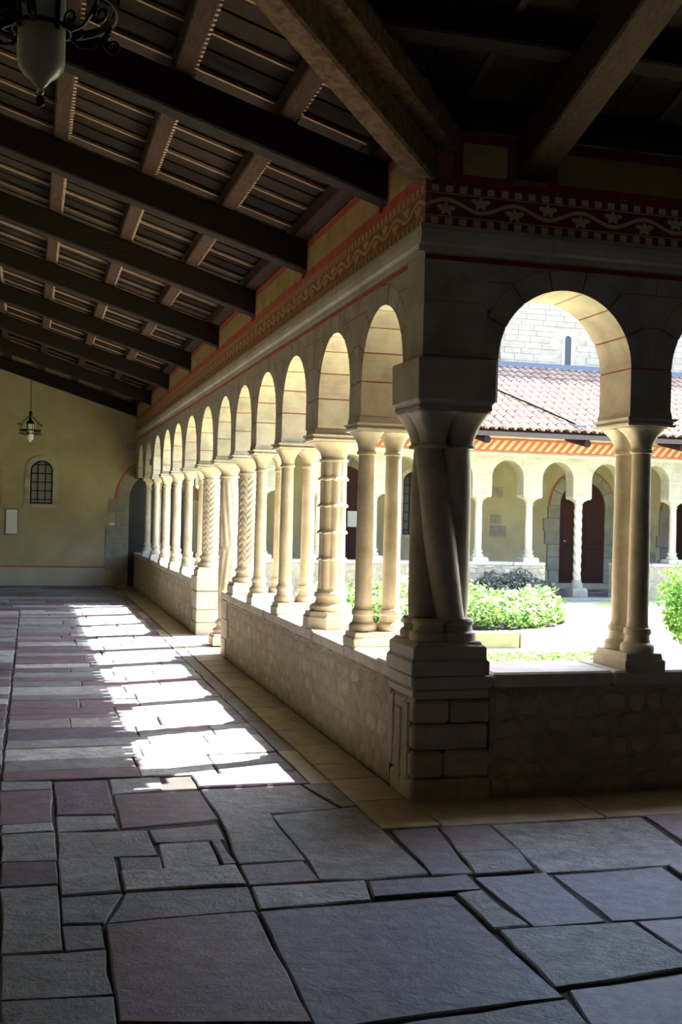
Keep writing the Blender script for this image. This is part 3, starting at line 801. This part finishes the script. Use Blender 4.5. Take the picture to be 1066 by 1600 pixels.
cover2.add([(EX, EX, rz(EX) + .425), (11.4, EX, rz(EX) + .425), (11.4, SY, rz(SY) + .425), (SY, SY, rz(SY) + .425),
            (EX, EX, rz(EX) + .465), (11.4, EX, rz(EX) + .465), (11.4, SY, rz(SY) + .465), (SY, SY, rz(SY) + .465)],
           [(0, 1, 2, 3), (4, 7, 6, 5), (0, 4, 5, 1), (1, 5, 6, 2), (2, 6, 7, 3), (3, 7, 4, 0)])
o2 = cover2.obj('roof_covering', 'kerb'); struct(o2, 'solid roof covering above the right walkway planks', 'roof')
def barrel(L, r0, r1, seg=6, th=.012, up=True):
    """half-round tile along +y, length L"""
    m = MB(); rings = []
    for (yy, r_) in ((0, r0), (L, r1)):
        outer = [(r_ * math.cos(PI * j / seg), yy, r_ * .8 * math.sin(PI * j / seg) + yy * 0) for j in range(seg + 1)]
        inner = [((r_ - th) * math.cos(PI * j / seg), yy, (r_ - th) * .8 * math.sin(PI * j / seg)) for j in reversed(range(seg + 1))]
        rings.append(outer + inner)
    m.loft(rings); return m
BT = barrel(.44, .088, .070).mesh('barrel_tile', 'tile', smooth=True)
SLOPE_ANG = math.atan(SL)
y = 1.1
while y < 14.4:       # tiles of the eave that shade the walkway: projecting ends
    o_ = put('eave_tile', BT, o); o_.rotation_euler = (0, 0, 0)
    Xd = Vector((-1, 0, SL)).normalized(); Zd = Vector((SL, 0, 1)).normalized(); Yd = Zd.cross(Xd)
    p = Vector((EX + .10, y, rz(EX + .10) + .43))
    R = Matrix((( -Yd.x * 1, Xd.x, Zd.x, p.x), (-Yd.y, Xd.y, Zd.y, p.y), (-Yd.z, Xd.z, Zd.z, p.z), (0, 0, 0, 1)))
    o_.matrix_world = R
    y += .19

x = 1.2
while x < 11.3:
    Xd = Vector((0, -1, SL)).normalized(); Zd = Vector((0, SL, 1)).normalized(); Yd = Zd.cross(Xd)
    p = Vector((x, EX + .10, rz(EX + .10) + .43)); e_ = put('eave_tile', BT, o2)
    e_.matrix_world = Matrix(((-Yd.x, Xd.x, Zd.x, p.x), (-Yd.y, Xd.y, Zd.y, p.y), (-Yd.z, Xd.z, Zd.z, p.z), (0, 0, 0, 1))); x += .19
# ------------------------------------------------------------------ outer walls
def wallbox(name, label, *b, mat='plaster'):
    o = MB().box(*b).obj(name, mat); struct(o, label, 'wall'); return o
wallbox('wall_left', 'plastered outer wall of the left walkway', WX - .3, SY - .3, -.1, WX, 18.0, 5.6)
wallbox('wall_rear', 'plastered wall behind the viewer', WX, SY - .3, -.1, 11.7, SY, 6.6, mat='wall_low_bounce')
wallbox('wall_right', 'plastered end wall of the right walkway', 11.4, SY, -.1, 11.7, .46, 6.6, mat='wall_low_bounce')
wallbox('wall_east', 'pale stone wall closing the far side of the courtyard', 14.5, .46, -.1, 14.9, 18.0, 3.6, mat='church')
wn = wallbox('wall_north', 'ochre plaster end wall with arched window and doors', WX - .3, 18.0, -.1, 16, 18.4, 5.25)
# joint arch helper
def arch_poly(cx, w2, z0, zt, n=10, grow=0):
    zs = zt - w2; R = w2 + grow
    return [(cx - R, z0)] + [(cx + R * math.cos(PI - PI * k / n), zs + R * math.sin(PI * k / n)) for k in range(n + 1)] + [(cx + R, z0)]
def nmap(s_, t, z): return (s_, 18.0 - t, z)
def surround(parent, cx, w2, z0, zt, wd, proud, mat, nj=5, nv=7, sill=None, irregular=0, base='mortar', redline=False, side=(-1, 1)):
    zs = zt - w2; H = zs - z0
    for k in range(nv):
        a0 = PI * k / nv + .008; a1 = PI * (k + 1) / nv - .008
        poly = [(cx + w2 * math.cos(a0 + (a1 - a0) * j / 3), zs + w2 * math.sin(a0 + (a1 - a0) * j / 3)) for j in range(4)] + [(cx + (w2 + wd) * math.cos(a1 - (a1 - a0) * j / 3), zs + (w2 + wd) * math.sin(a1 - (a1 - a0) * j / 3)) for j in range(4)]
        MB().prism(poly, nmap, -.02, proud).obj('surround_stone', mat, parent)
    if redline:
        poly = [(cx + (w2 + wd + .012) * math.cos(PI * k / 16), zs + (w2 + wd + .012) * math.sin(PI * k / 16)) for k in range(17)]
        poly += [(cx + (w2 + wd + .045) * math.cos(PI * k / 16), zs + (w2 + wd + .045) * math.sin(PI * k / 16)) for k in reversed(range(17))]
        MB().prism(poly, nmap, -.01, .006).obj('painted_arch_line', 'redbright', parent)
    for sg in side:
        for k in range(nj):
            e = wd + (irregular * random.choice([0, .4, 1, 1.3]) if irregular else 0)
            a, b = cx + sg * w2, cx + sg * (w2 + e)
            MB().box(min(a, b), 18.0 - proud, z0 + H * k / nj + .005, max(a, b), 18.02, z0 + H * (k + 1) / nj - .005).obj('surround_stone', mat, parent)
    if sill: MB().box(cx - w2 - wd - .03, 18.0 - proud - .01, z0 - sill, cx + w2 + wd + .03, 18.02, z0 - .004).obj('sill', mat, parent)
# arched window in the yellow end wall
win = thing('window_1', 'small arched window with iron grille in the yellow end wall', 'window', (0, 0, 0), kind='structure')
surround(win, -1.915, .225, 1.69, 2.585, .105, .03, 'voussoir', 4, 7, .08)
MB().prism(arch_poly(-1.915, .225, 1.69, 2.585), nmap, -.01, .004).obj('pane', 'pane', win)
def grille(parent, cx, w2, z0, zt, nx, nz, r_=.011, y=17.975):
    zs = zt - w2
    for k in range(nx):
        x_ = cx - w2 + 2 * w2 * (k + 1) / (nx + 1); top = zs + math.sqrt(max(0, w2 * w2 - (x_ - cx) ** 2))
        MB().box(x_ - r_, y, z0, x_ + r_, y + .012, top).obj('bar', 'iron', parent)
    for k in range(nz):
        z_ = z0 + (zt - z0) * (k + .5) / nz; hw = w2 if z_ < zs else math.sqrt(max(0, w2 * w2 - (z_ - zs) ** 2))
        MB().box(cx - hw, y + .002, z_ - r_, cx + hw, y + .010, z_ + r_).obj('bar', 'iron', parent)
    poly = arch_poly(cx, w2, z0, zt, 12); inn = arch_poly(cx, w2 - .03, z0 + .03, zt - .03, 12)
    m = MB(); n_ = len(poly)
    m.loft([[nmap(a, .028, b) for a, b in poly], [nmap(a, .028, b) for a, b in inn]], cap=False)
    m.loft([[nmap(a, .028, b) for a, b in inn], [nmap(a, .0, b) for a, b in inn]], cap=False)
    m.obj('window_frame', 'iron', parent)
grille(win, -1.915, .225, 1.69, 2.585, 2, 5)
# lower pale band and red stripe on the end wall
MB().box(WX, 17.985, 0, -.60, 18.01, .375).obj('baseboard_north', 'plaster_pale')
struct(bpy.data.objects['baseboard_north'], 'pale plinth band along the foot of the yellow end wall', 'baseboard')
MB().box(WX, 17.983, .378, -.55, 18.01, .405).obj('painted_stripe', 'redbright', wn)
# doorway beside the arcade end
dn = thing('door_1', 'dark arched doorway with grey quoins half hidden behind the arcade end', 'door', (0, 0, 0), kind='structure')
surround(dn, .46, .58, .02, 2.42, .26, .02, 'kerb', 6, 9, None, .16, redline=True, side=(-1,))
MB().prism(arch_poly(.46, .58, .0, 2.42, 14), nmap, -.01, .003).obj('door_leaf', 'dark', dn)
MB().box(-.20, 17.982, 2.86, .0, 18.01, 3.02).obj('wall_stone', 'kerb', wn)
o = MB().box(-.53, 17.955, 1.285, -.40, 17.978, 1.325).obj('small_sign', 'white_paper', bevel=.003); tag(o, 'tiny bright white plate on the quoins beside the dark doorway', 'sign')
t = thing('notice_board', 'white framed notice hanging low on the yellow wall under the arched window', 'sign', (-2.49, 17.97, 1.31))
MB().box(-.13, 0, -.27, .13, .03, .27).obj('frame', 'kerb', t, bevel=.004); MB().box(-.108, -.006, -.245, .108, .01, .245).obj('sheet', 'white_paper', t)
t = thing('wall_panel', 'narrow brown framed panel at the left edge of the yellow wall', 'picture', (-2.93, 17.97, 2.0))
MB().box(-.24, 0, -.36, .24, .03, .36).obj('frame', 'ochre', t, bevel=.006); MB().box(-.2, -.006, -.32, .2, .01, .32).obj('panel', 'plaster', t)

# north wing doors and window (seen across the courtyard)
def door(nm, label, cx, w2, z0, zt, leaf='door', paper=False, redline=True, sur='kerb'):
    t = thing(nm, label, 'door', kind='structure')
    surround(t, cx, w2, z0, zt, .25, .05, sur, 6, 7, None, .12, redline=redline)
    zs = zt - w2
    for sg in (-1, 1):
        P = [(cx, z0), (cx + sg * w2, z0)] + [(cx + sg * w2 * math.cos(a), zs + w2 * math.sin(a)) for a in [PI / 2 * k / 8 for k in range(9)]]
        lf = MB().prism(P, nmap, -.01, .012).obj('door_leaf', leaf, t)
        for za, zb_ in ((z0 + .12, z0 + .8), (z0 + .9, zs + .05)):
            MB().box(min(cx + sg * .08, cx + sg * (w2 - .1)), 17.978, za, max(cx + sg * .08, cx + sg * (w2 - .1)), 17.99, zb_).obj('panel', leaf, lf, bevel=.008)
    MB().lathe([(.004, 0), (.025, .01), (.028, .03), (.012, .045)], seg=10).obj('door_handle', 'limestone', lf, loc=(cx - w2 + .14, 17.97, 1.1))
    if paper:
        MB().box(cx + .05, 17.965, 1.35, cx + .32, 17.975, 1.7).obj('paper_notice', 'white_paper', t)
door('door_2', 'tall arched red brown door across the courtyard behind the spiral column', 10.42, .585, .14, 2.54)
door('door_3', 'second arched door across the courtyard, at the right edge', 13.4, .62, .14, 2.5)
door('door_4', 'dark red arched door seen between the left columns, with a white notice', 4.62, .42, .1, 2.7, paper=True)
win = thing('window_2', 'tall barred window seen between the pair of columns and the twisted pillar', 'window', kind='structure')
surround(win, 6.2, .24, 1.2, 2.62, .1, .03, 'limestone', 5, 7, .08)
MB().prism(arch_poly(6.2, .24, 1.2, 2.62), nmap, -.01, .004).obj('pane', 'dark', win)
grille(win, 6.2, .24, 1.2, 2.62, 2, 7, .012)
for (x0, x1, z0, z1) in ((8.1, 8.5, 1.2, 1.45), (8.1, 8.35, 1.5, 1.7), (8.15, 8.4, 2.1, 2.35), (12.0, 12.4, .6, .9), (11.95, 12.3, 1.2, 1.5)):
    MB().box(x0, 17.985, z0, x1, 18.01, z1).obj('wall_stone', 'kerb', wn)

# ------------------------------------------------------------------ north wing arcade
NY = 14.9; NT = .34
def north_map(s_, t, z): return (s_, NY + t, z)
NP = [8.81 + 1.11 * k for k in range(-7, 5)]
NC = [p + .555 for p in NP[:-1]]
na = thing('wall_north_arcade', 'bright arcade wall of round arches across the courtyard', 'wall', kind='structure')
core = arcade(na, north_map, [NP[0] - .555] + NC, [.345] * (len(NC) + 1), NT, 2.79, 2.10, 2.90, AT, 14.5, .13, 'facade', 'facade_joint', 5, segs=4)
core.box(AT, NY + .004, 2.90, 14.5, NY + NT, 3.75); core.obj('core', 'limestone', na)
MB().box(AT, NY - .03, 2.885, 14.5, NY + .01, 2.935).obj('string_course', 'limestone', na)
MB().box(AT, NY - .008, 2.985, 14.5, NY + .01, 3.20).obj('painted_stripes', 'stripes', na)
MB().box(AT, NY - .012, 2.965, 14.5, NY + .01, 2.990).obj('painted_line', 'redbright', na)
MB().box(AT, NY - .012, 3.185, 14.5, NY + .01, 3.22).obj('painted_line', 'redbright', na)
nsill = .74
def north_parapet(x0, x1, label):
    p = MB().box(x0, NY - .02, -.05, x1, NY + .36, nsill - .07).obj('parapet_wall', 'mortar'); struct(p, label, 'wall')
    coping(p, x0 - .0, NY - .04, x1, NY + .40, nsill - .07, nsill, 'x')
    return p
p1 = north_parapet(AT + .1, 8.0, 'far rubble parapet across the courtyard, left of the spiral column')
lumps(p1, (4.6, NY - .02, 0), (1, 0, 0), (0, -1, 0), 3.4, .03, nsill - .08, .15, .016, 110)
p2 = north_parapet(9.65, 14.5, 'far rubble parapet across the courtyard, right of the spiral column')
def north_column(label, loc, spiral=False, zf=nsill):
    t = thing('slender_column' if not spiral else 'spiral_column', label, 'column', loc)
    z0 = zf; hp = .09 if not spiral else .2
    m = MB(); m.loft([[(sx * e, sy * e, z) for sx, sy in ((-1, -1), (1, -1), (1, 1), (-1, 1))] for z, e in ((z0 - .004, .17), (z0 + hp * .7, .17), (z0 + hp, .15))]); m.obj('plinth', 'kerb' if spiral else 'limestone', t)
    zb = z0 + hp + .16
    if spiral: # worn bell shaped foot
        MB().lathe([(.125, z0 + hp), (.13, z0 + hp + .05), (.1, z0 + hp + .12), (.095, zb)], seg=16).obj('base', 'kerb', t, True)
    else: MB().lathe(base_prof(z0 + hp, .16, .075), seg=16).obj('base', 'limestone', t, True)
    if spiral:
        rings = []
        for i in range(70):
            z = zb + (1.90 - zb) * i / 69
            rings.append([((.080 + .007 * math.cos(3 * a + z * 34)) * math.cos(a), (.080 + .007 * math.cos(3 * a + z * 34)) * math.sin(a), z) for a in [2 * PI * j / 24 for j in range(24)]])
        MB().loft(rings).obj('shaft', 'limestone', t, True)
    else: MB().lathe(shaft_prof(zb, 1.90, .076), seg=16).obj('shaft', 'limestone', t, True)
    m = MB(); capital(m, 0, 0, .076, 1.90, 2.04, .16, .15); m.obj('capital', 'limestone', t, True)
    m = MB(); m.loft([[(sx * e, sy * (e - .02 + .0), z) for sx, sy in ((-1, -1), (1, -1), (1, 1), (-1, 1))] for z, e in ((2.04, .185), (2.06, .195), (2.07, .20), (2.10, .205))]); m.obj('impost', 'limestone', t)
    return t
nl = {8.81: None}
first = None
nlab = ['slim column of the far arcade, seventh left of the spiral column', 'slim column of the far arcade, sixth left of the spiral column', 'slim column of the far arcade, fifth left of the spiral column', 'slim column of the far arcade, fourth left of the spiral column',
        'slim column of the far arcade, third left of the spiral column', 'slim column of the far arcade, second left of the spiral column', 'slim column of the far arcade, next left of the spiral column', None,
        'slim column of the far arcade, next right of the spiral column', 'slim column of the far arcade, second right of the spiral column', 'slim column of the far arcade, third right of the spiral column', 'slim column of the far arcade, fourth right of the spiral column']
for i, x in enumerate(NP):
    if i == 7: north_column('finely spiralled white column standing on the floor across the courtyard before the door', (x, NY + .17, 0), True, .02); continue
    if first is None: first = north_column(nlab[i], (x, NY + .17, 0))
    else: dup(first, (x, NY + .17, 0), nlab[i])
# steps in the passage
st = thing('stone_steps', 'shaded low stone steps below the far spiral column', 'steps', (0, 0, 0))
MB().box(8.05, NY - .55, -.03, 9.62, NY - .05, .04).obj('step', 'kerb', st, bevel=.01)
MB().box(8.05, NY - .85, -.03, 9.62, NY - .56, .005).obj('step', 'kerb', st, bevel=.01)
# eave: boards, beam ends, gutter, tiles
NS = .44; EY = 14.0
def nz(y): return 3.27 + (y - EY) * NS
nr = thing('roof_north', 'terracotta barrel tiled roof of the far wing', 'roof', kind='structure')
m = MB(); m.add([(AT, EY + .05, nz(EY + .05)), (16, EY + .05, nz(EY + .05)), (16, 18.1, nz(18.1)), (AT, 18.1, nz(18.1)), (AT, EY + .05, nz(EY + .05) + .06), (16, EY + .05, nz(EY + .05) + .06), (16, 18.1, nz(18.1) + .06), (AT, 18.1, nz(18.1) + .06)],
                [(0, 3, 2, 1), (4, 5, 6, 7), (0, 1, 5, 4), (1, 2, 6, 5), (2, 3, 7, 6), (3, 0, 4, 7)]); m.obj('roof_deck', 'beam_x', nr)
for k in range(7):
    x = 2.05 + 2.13 * k
    MB().loft([[(x + .07 * math.cos(a) , y_, z_ + .075 * math.sin(a)) for a in [2 * PI * j / 12 for j in range(12)]] for y_, z_ in ((EY + .02, 3.13), (EY + .10, 3.14), (NY + .02, 3.30))]).obj('rafter_end', 'beam_x', nr)
MB().box(AT, EY - .03, 3.20, 14.5, EY + .03, 3.29).obj('gutter', 'gutter', nr)
pitch = .195; up_n = Vector((0, -NS, 1)).normalized(); Yn = Vector((0, 1, NS)).normalized(); Xn = Vector((1, 0, 0))
far_t = MB(); base_t = BT.vertices
tv = [v.co.copy() for v in BT.vertices]; tf = [tuple(p.vertices) for p in BT.polygons]
cnt = 0
def place_tile(x, row, jig, as_part, dark=False):
    p = Vector((x, EY - .07, nz(EY - .07) + .085)) + Yn * (row * .36 + jig)
    k = 1.0; flip = Vector((0, 0, 0))
    X2, Y2, Z2 = Xn, Yn - up_n * .03, up_n
    if as_part:
        o = put('roof_tile', BT, nr)
        o.matrix_world = Matrix(((X2.x, Y2.x, Z2.x, p.x), (X2.y, Y2.y, Z2.y, p.y), (X2.z, Y2.z, Z2.z, p.z), (0, 0, 0, 1)))
    else: far_t.add([p + X2 * v.x + Y2 * v.y + Z2 * v.z for v in tv], tf)
rows = 12
for row in range(rows + 1):
    x = .7
    while x < 14.6:
        j = rnd(-.02, .02); part = (6.4 < x < 12.4) and row < 9 and cnt < 290
        if part: cnt += 1
        place_tile(x + rnd(-.008, .008), row, j, part); x += pitch
far_t.obj('roof_tiles', 'tile', nr, smooth=True)['kind'] = 'stuff'
# ridge flashing and lead strip running down the tiles
MB().box(AT, 17.93, 5.13, 16, 18.0, 5.25).obj('flashing', 'flash', nr)
cab = [Vector((7.05, EY + 2.6, nz(EY + 2.6) + .18)), Vector((7.4, EY + 1.9, nz(EY + 1.9) + .18)), Vector((7.95, EY + .8, nz(EY + .8) + .18)), Vector((8.25, EY + .1, nz(EY + .1) + .18))]
o = MB().tube(cab, .022, 6).obj('roof_cable', 'iron'); tag(o, 'thin dark cable lying aslant down the far tiled roof', 'cable')
o = MB().box(8.12, EY - .06, 3.44, 8.38, EY + .02, 3.49).obj('metal_plate', 'flash', bevel=.004); tag(o, 'small shiny metal plate at the eave end of the roof cable', 'plate')
# church wall with slit window
cw = wallbox('wall_church', 'tall sunlit church wall rising above the far tiled roof', 8.42, 18.4, 3.0, 18, 18.8, 11, mat='church')
random.seed(31)
zc = 5.25; nb = 0
while zc < 8.2:
    h = rnd(.11, .17); x = 8.42 + (0 if int(zc * 7) % 2 else .1)
    while x < 13.6 and nb < 292:
        wd = rnd(.3, .62)
        if not (9.98 < x + wd and x < 10.32 and zc < 6.12):
            MB().box(x + .005, 18.39 - rnd(.001, .006), zc + .003, x + wd - .005, 18.42, zc + h - .005).obj('wall_stone', 'church', cw); nb += 1
        x += wd
    zc += h
MB().box(8.33, 18.36, 5.0, 8.40, 18.44, 11).obj('corner_pipe', 'gutter', cw)
sw = thing('window_3', 'narrow arched slit window in the church wall above the roof', 'window', kind='structure')
def cmap(s_, t, z): return (s_, 18.4 - t, z)
MB().prism(arch_poly(10.16, .085, 5.28, 6.02, 8), cmap, -.01, .004).obj('pane', 'dark', sw)
for sg in (-1, 1):
    a, b = 10.16 + sg * .085, 10.16 + sg * .15
    MB().prism([(min(a, b), 5.28), (max(a, b), 5.28), (max(a, b), 5.94), (min(a, b), 5.94)], cmap, 0, .02).obj('jamb', 'limestone', sw)
poly = [(10.16 + .085 * math.cos(PI * k / 8), 5.935 + .085 * math.sin(PI * k / 8)) for k in range(9)] + [(10.16 + .15 * math.cos(PI * k / 8), 5.935 + .15 * math.sin(PI * k / 8)) for k in reversed(range(9))]
MB().prism(poly, cmap, 0, .02).obj('arch_stone', 'limestone', sw)

# ------------------------------------------------------------------ courtyard planting
bed = thing('flower_bed', 'raised round flower bed with grey kerb stones in the courtyard', 'flower bed', (3.35, 8.95, 0))
Rb = 2.1
for k in range(14):
    a0, a1 = 2 * PI * k / 14 + .006, 2 * PI * (k + 1) / 14 - .006
    ring = []
    P = [(Rb * math.cos(a0), Rb * math.sin(a0)), (Rb * math.cos(a1), Rb * math.sin(a1)), ((Rb - .2) * math.cos(a1), (Rb - .2) * math.sin(a1)), ((Rb - .2) * math.cos(a0), (Rb - .2) * math.sin(a0))]
    MB().loft([[(x, y, -.02) for x, y in P], [(x, y, .2) for x, y in P]]).obj('kerb_stone', 'kerb', bed, bevel=.012)
MB().lathe([(Rb - .2, 0), (Rb - .2, .13)], seg=28).obj('soil', 'floor_joint', bed)
def leaves(n, fn, size, seed):
    R = random.Random(seed); m = MB()
    for _ in range(n):
        p, nrm = fn(R); a = Vector((R.gauss(0, 1), R.gauss(0, 1), R.gauss(0, .6))).normalized(); b = a.cross(nrm + Vector((R.gauss(0, .5), R.gauss(0, .5), R.gauss(0, .5)))).normalized()
        L = size * R.uniform(.6, 1.3); W = L * .33
        m.add([p - a * L * .5, p + b * W - a * .05 * L, p + a * L * .6, p - b * W - a * .05 * L], [(0, 1, 2, 3)])
    return m
def bedfn(R):
    a = R.uniform(0, 2 * PI); q = math.sqrt(R.random()) * (Rb - .2); x, y = q * math.cos(a), q * math.sin(a)
    top = .22 + .26 * (.5 + .5 * math.sin(x * 4.1 + 1) * math.cos(y * 3.7)) + R.uniform(-.03, .1)
    return Vector((3.35 + x, 8.95 + y, .13 + top * R.uniform(.3, 1))), Vector((0, 0, 1))
o = leaves(16000, bedfn, .085, 3).obj('bed_plants', 'leaf_pale'); tag(o, 'pale green leafy plants filling the round flower bed', 'plants', kind='stuff')
bc = Vector((5.55, 4.9, .0))
bs = thing('garden_bush', 'bright green rounded bush close behind the right parapet', 'bush', bc)
blobs = [(Vector((R_.uniform(-.5, .5), R_.uniform(-.5, .5), R_.uniform(.3, 1.0))), R_.uniform(.25, .42)) for R_ in [random.Random(5)] for _ in range(14)]
def bushfn(R):
    c_, q = R.choice(blobs); v = Vector((R.gauss(0, 1), R.gauss(0, 1), R.gauss(0, 1))).normalized()
    return c_ + v * q * R.uniform(.7, 1.05), v
leaves(14000, bushfn, .06, 8).obj('foliage', 'leaf', bs)
m = MB()
for k in range(7):
    a = k * .9; m.tube([(.05 * math.cos(a), .05 * math.sin(a), -.02), (.2 * math.cos(a), .2 * math.sin(a), .5), (.35 * math.cos(a), .35 * math.sin(a), .95)], [.025, .018, .008], 5)
m.obj('stems', 'beam_pale', bs)
def lavfn(R):
    a = R.uniform(0, 2 * PI); q = math.sqrt(R.random()); x, y = 6.95 + 1.0 * q * math.cos(a), 14.2 + .42 * q * math.sin(a)
    return Vector((x, y, R.uniform(.05, 1) * (.62 - .35 * q * q + .06 * math.sin(x * 9)))), Vector((0, 0, 1))
o = leaves(6000, lavfn, .07, 21).obj('grey_shrub', 'leaf_grey'); tag(o, 'low grey shrub growing in front of the far parapet, left of the spiral column', 'bush')
# grass strip
def grassfn(R):
    return Vector((R.uniform(.6, 4.6), R.uniform(5.0, 6.3), R.uniform(0, .03))), Vector((0, 0, 1))
o = leaves(9000, grassfn, .06, 12).obj('grass_tufts', 'leaf_pale'); tag(o, 'short grass strip along the courtyard in front of the flower bed', 'grass', kind='stuff')

# ------------------------------------------------------------------ lanterns
def scroll(cx, cz, R0, turns, sgn, a_start, n=26):
    """flat spiral in the (r,z) plane"""
    return [(cx + R0 * (1 - .78 * k / n) * math.cos(a_start + sgn * turns * 2 * PI * k / n), cz + R0 * (1 - .78 * k / n) * math.sin(a_start + sgn * turns * 2 * PI * k / n)) for k in range(n + 1)]
def lantern(label, loc, ceil_z):
    """hanging wrought iron lantern; loc.z is the tip of the glass"""
    t = thing('hanging_lantern', label, 'lamp', loc)
    MB().lathe([(.003, .0), (.010, .006), (.008, .018), (.016, .026), (.026, .040), (.044, .054), (.057, .072), (.060, .090), (.060, .36)], seg=28).obj('glass_shade', 'lampglass', t, True)
    MB().lathe([(.004, -.030), (.012, -.022), (.012, -.008), (.006, 0)], seg=10).obj('finial', 'iron', t, True)
    def ring(R, z, h, th, nm):
        MB().loft([[(rr2 * math.cos(2 * PI * j / 40), rr2 * math.sin(2 * PI * j / 40), zz) for j in range(40)] for rr2, zz in ((R, z), (R + th, z), (R + th, z + h), (R, z + h), (R, z))], cap=False).obj(nm, 'iron', t)
    H_ = Matrix.Translation((0, 0, .055)); n0_ = len(t.children)
    ring(.070, .108, .010, .006, 'inner_ring'); ring(.185, .165, .022, .006, 'outer_ring'); ring(.062, .29, .03, .006, 'collar')
    MB().lathe([(.0665, .30), (.075, .31), (.05, .345), (.02, .37), (.012, .42)], seg=20).obj('cap', 'iron', t, True)
    for k in range(6):
        a = k * PI / 3 + .3
        to = lambda pr: [(q * math.cos(a), q * math.sin(a), z) for q, z in pr]
        m = MB()
        m.tube(to([(.075, .112), (.10, .095), (.135, .10), (.16, .125), (.185, .165)]), .0055, 5)
        m.tube(to(scroll(.095, .128, .024, 1.2, -1, -PI / 2)), .004, 5)
        m.tube(to(scroll(.192, .118, .026, 1.3, 1, PI / 2 + .4)), .0048, 5)
        m.obj('scroll_arm', 'iron', t)
        m = MB()
        m.tube(to([(.188, .19), (.205, .235), (.19, .29), (.14, .34), (.08, .39), (.02, .44)]), .005, 5)
        m.tube(to(scroll(.212, .275, .030, 1.3, -1, PI)), .0048, 5)
        m.obj('upper_scroll', 'iron', t)
    for k in range(4):
        a = k * PI / 2 + .6
        MB().tube([(.066 * math.cos(a), .066 * math.sin(a), .10), (.070 * math.cos(a), .070 * math.sin(a), .20), (.066 * math.cos(a), .066 * math.sin(a), .30)], .006, 5).obj('clamp', 'iron', t)
    MB().lathe([(.010, .42), (.028, .45), (.034, .48), (.026, .51), (.010, .54)], seg=14).obj('knob', 'iron', t, True)
    for ch in t.children:
        if not ch.name.startswith(('glass', 'finial')): ch.location = (0, 0, .055)
    m = MB(); z = .59; k = 0; top = ceil_z - loc[2] - .045
    while z < top:
        p = [(.013 * math.cos(b) * (k % 2), .013 * math.cos(b) * ((k + 1) % 2), z + .022 + .026 * math.sin(b)) for b in [2 * PI * j / 10 for j in range(11)]]
        m.tube(p, .0035, 4); z += .040; k += 1
    m.obj('chain', 'iron', t)
    return t
lantern('near black wrought iron lantern with frosted glass, hanging at the upper left', (-2.113, -3.0, 2.655), rz(-3.0) + .36)
farlan = lantern('distant black iron lantern hanging before the yellow end wall', (-2.16, 15.04, 2.77), rz(-2.1) - .0)
# electrical junction already hidden; nothing else hangs here
for o in bpy.data.objects:
    if o.parent or 'label' not in o or 'kind' in o: continue
    base = o.name.split('.')[0]
    if base in ('double_column', 'carved_column', 'knotted_pillar'): o['group'] = 'columns of the right arcade' if o.location.x > .5 else 'columns of the left arcade'
    elif base in ('slender_column', 'spiral_column'): o['group'] = 'columns of the far arcade'
    elif base == 'rafter': o['group'] = 'roof rafters'
    elif base == 'purlin': o['group'] = 'roof purlins'
    elif base == 'hanging_lantern': o['group'] = 'hanging iron lanterns'
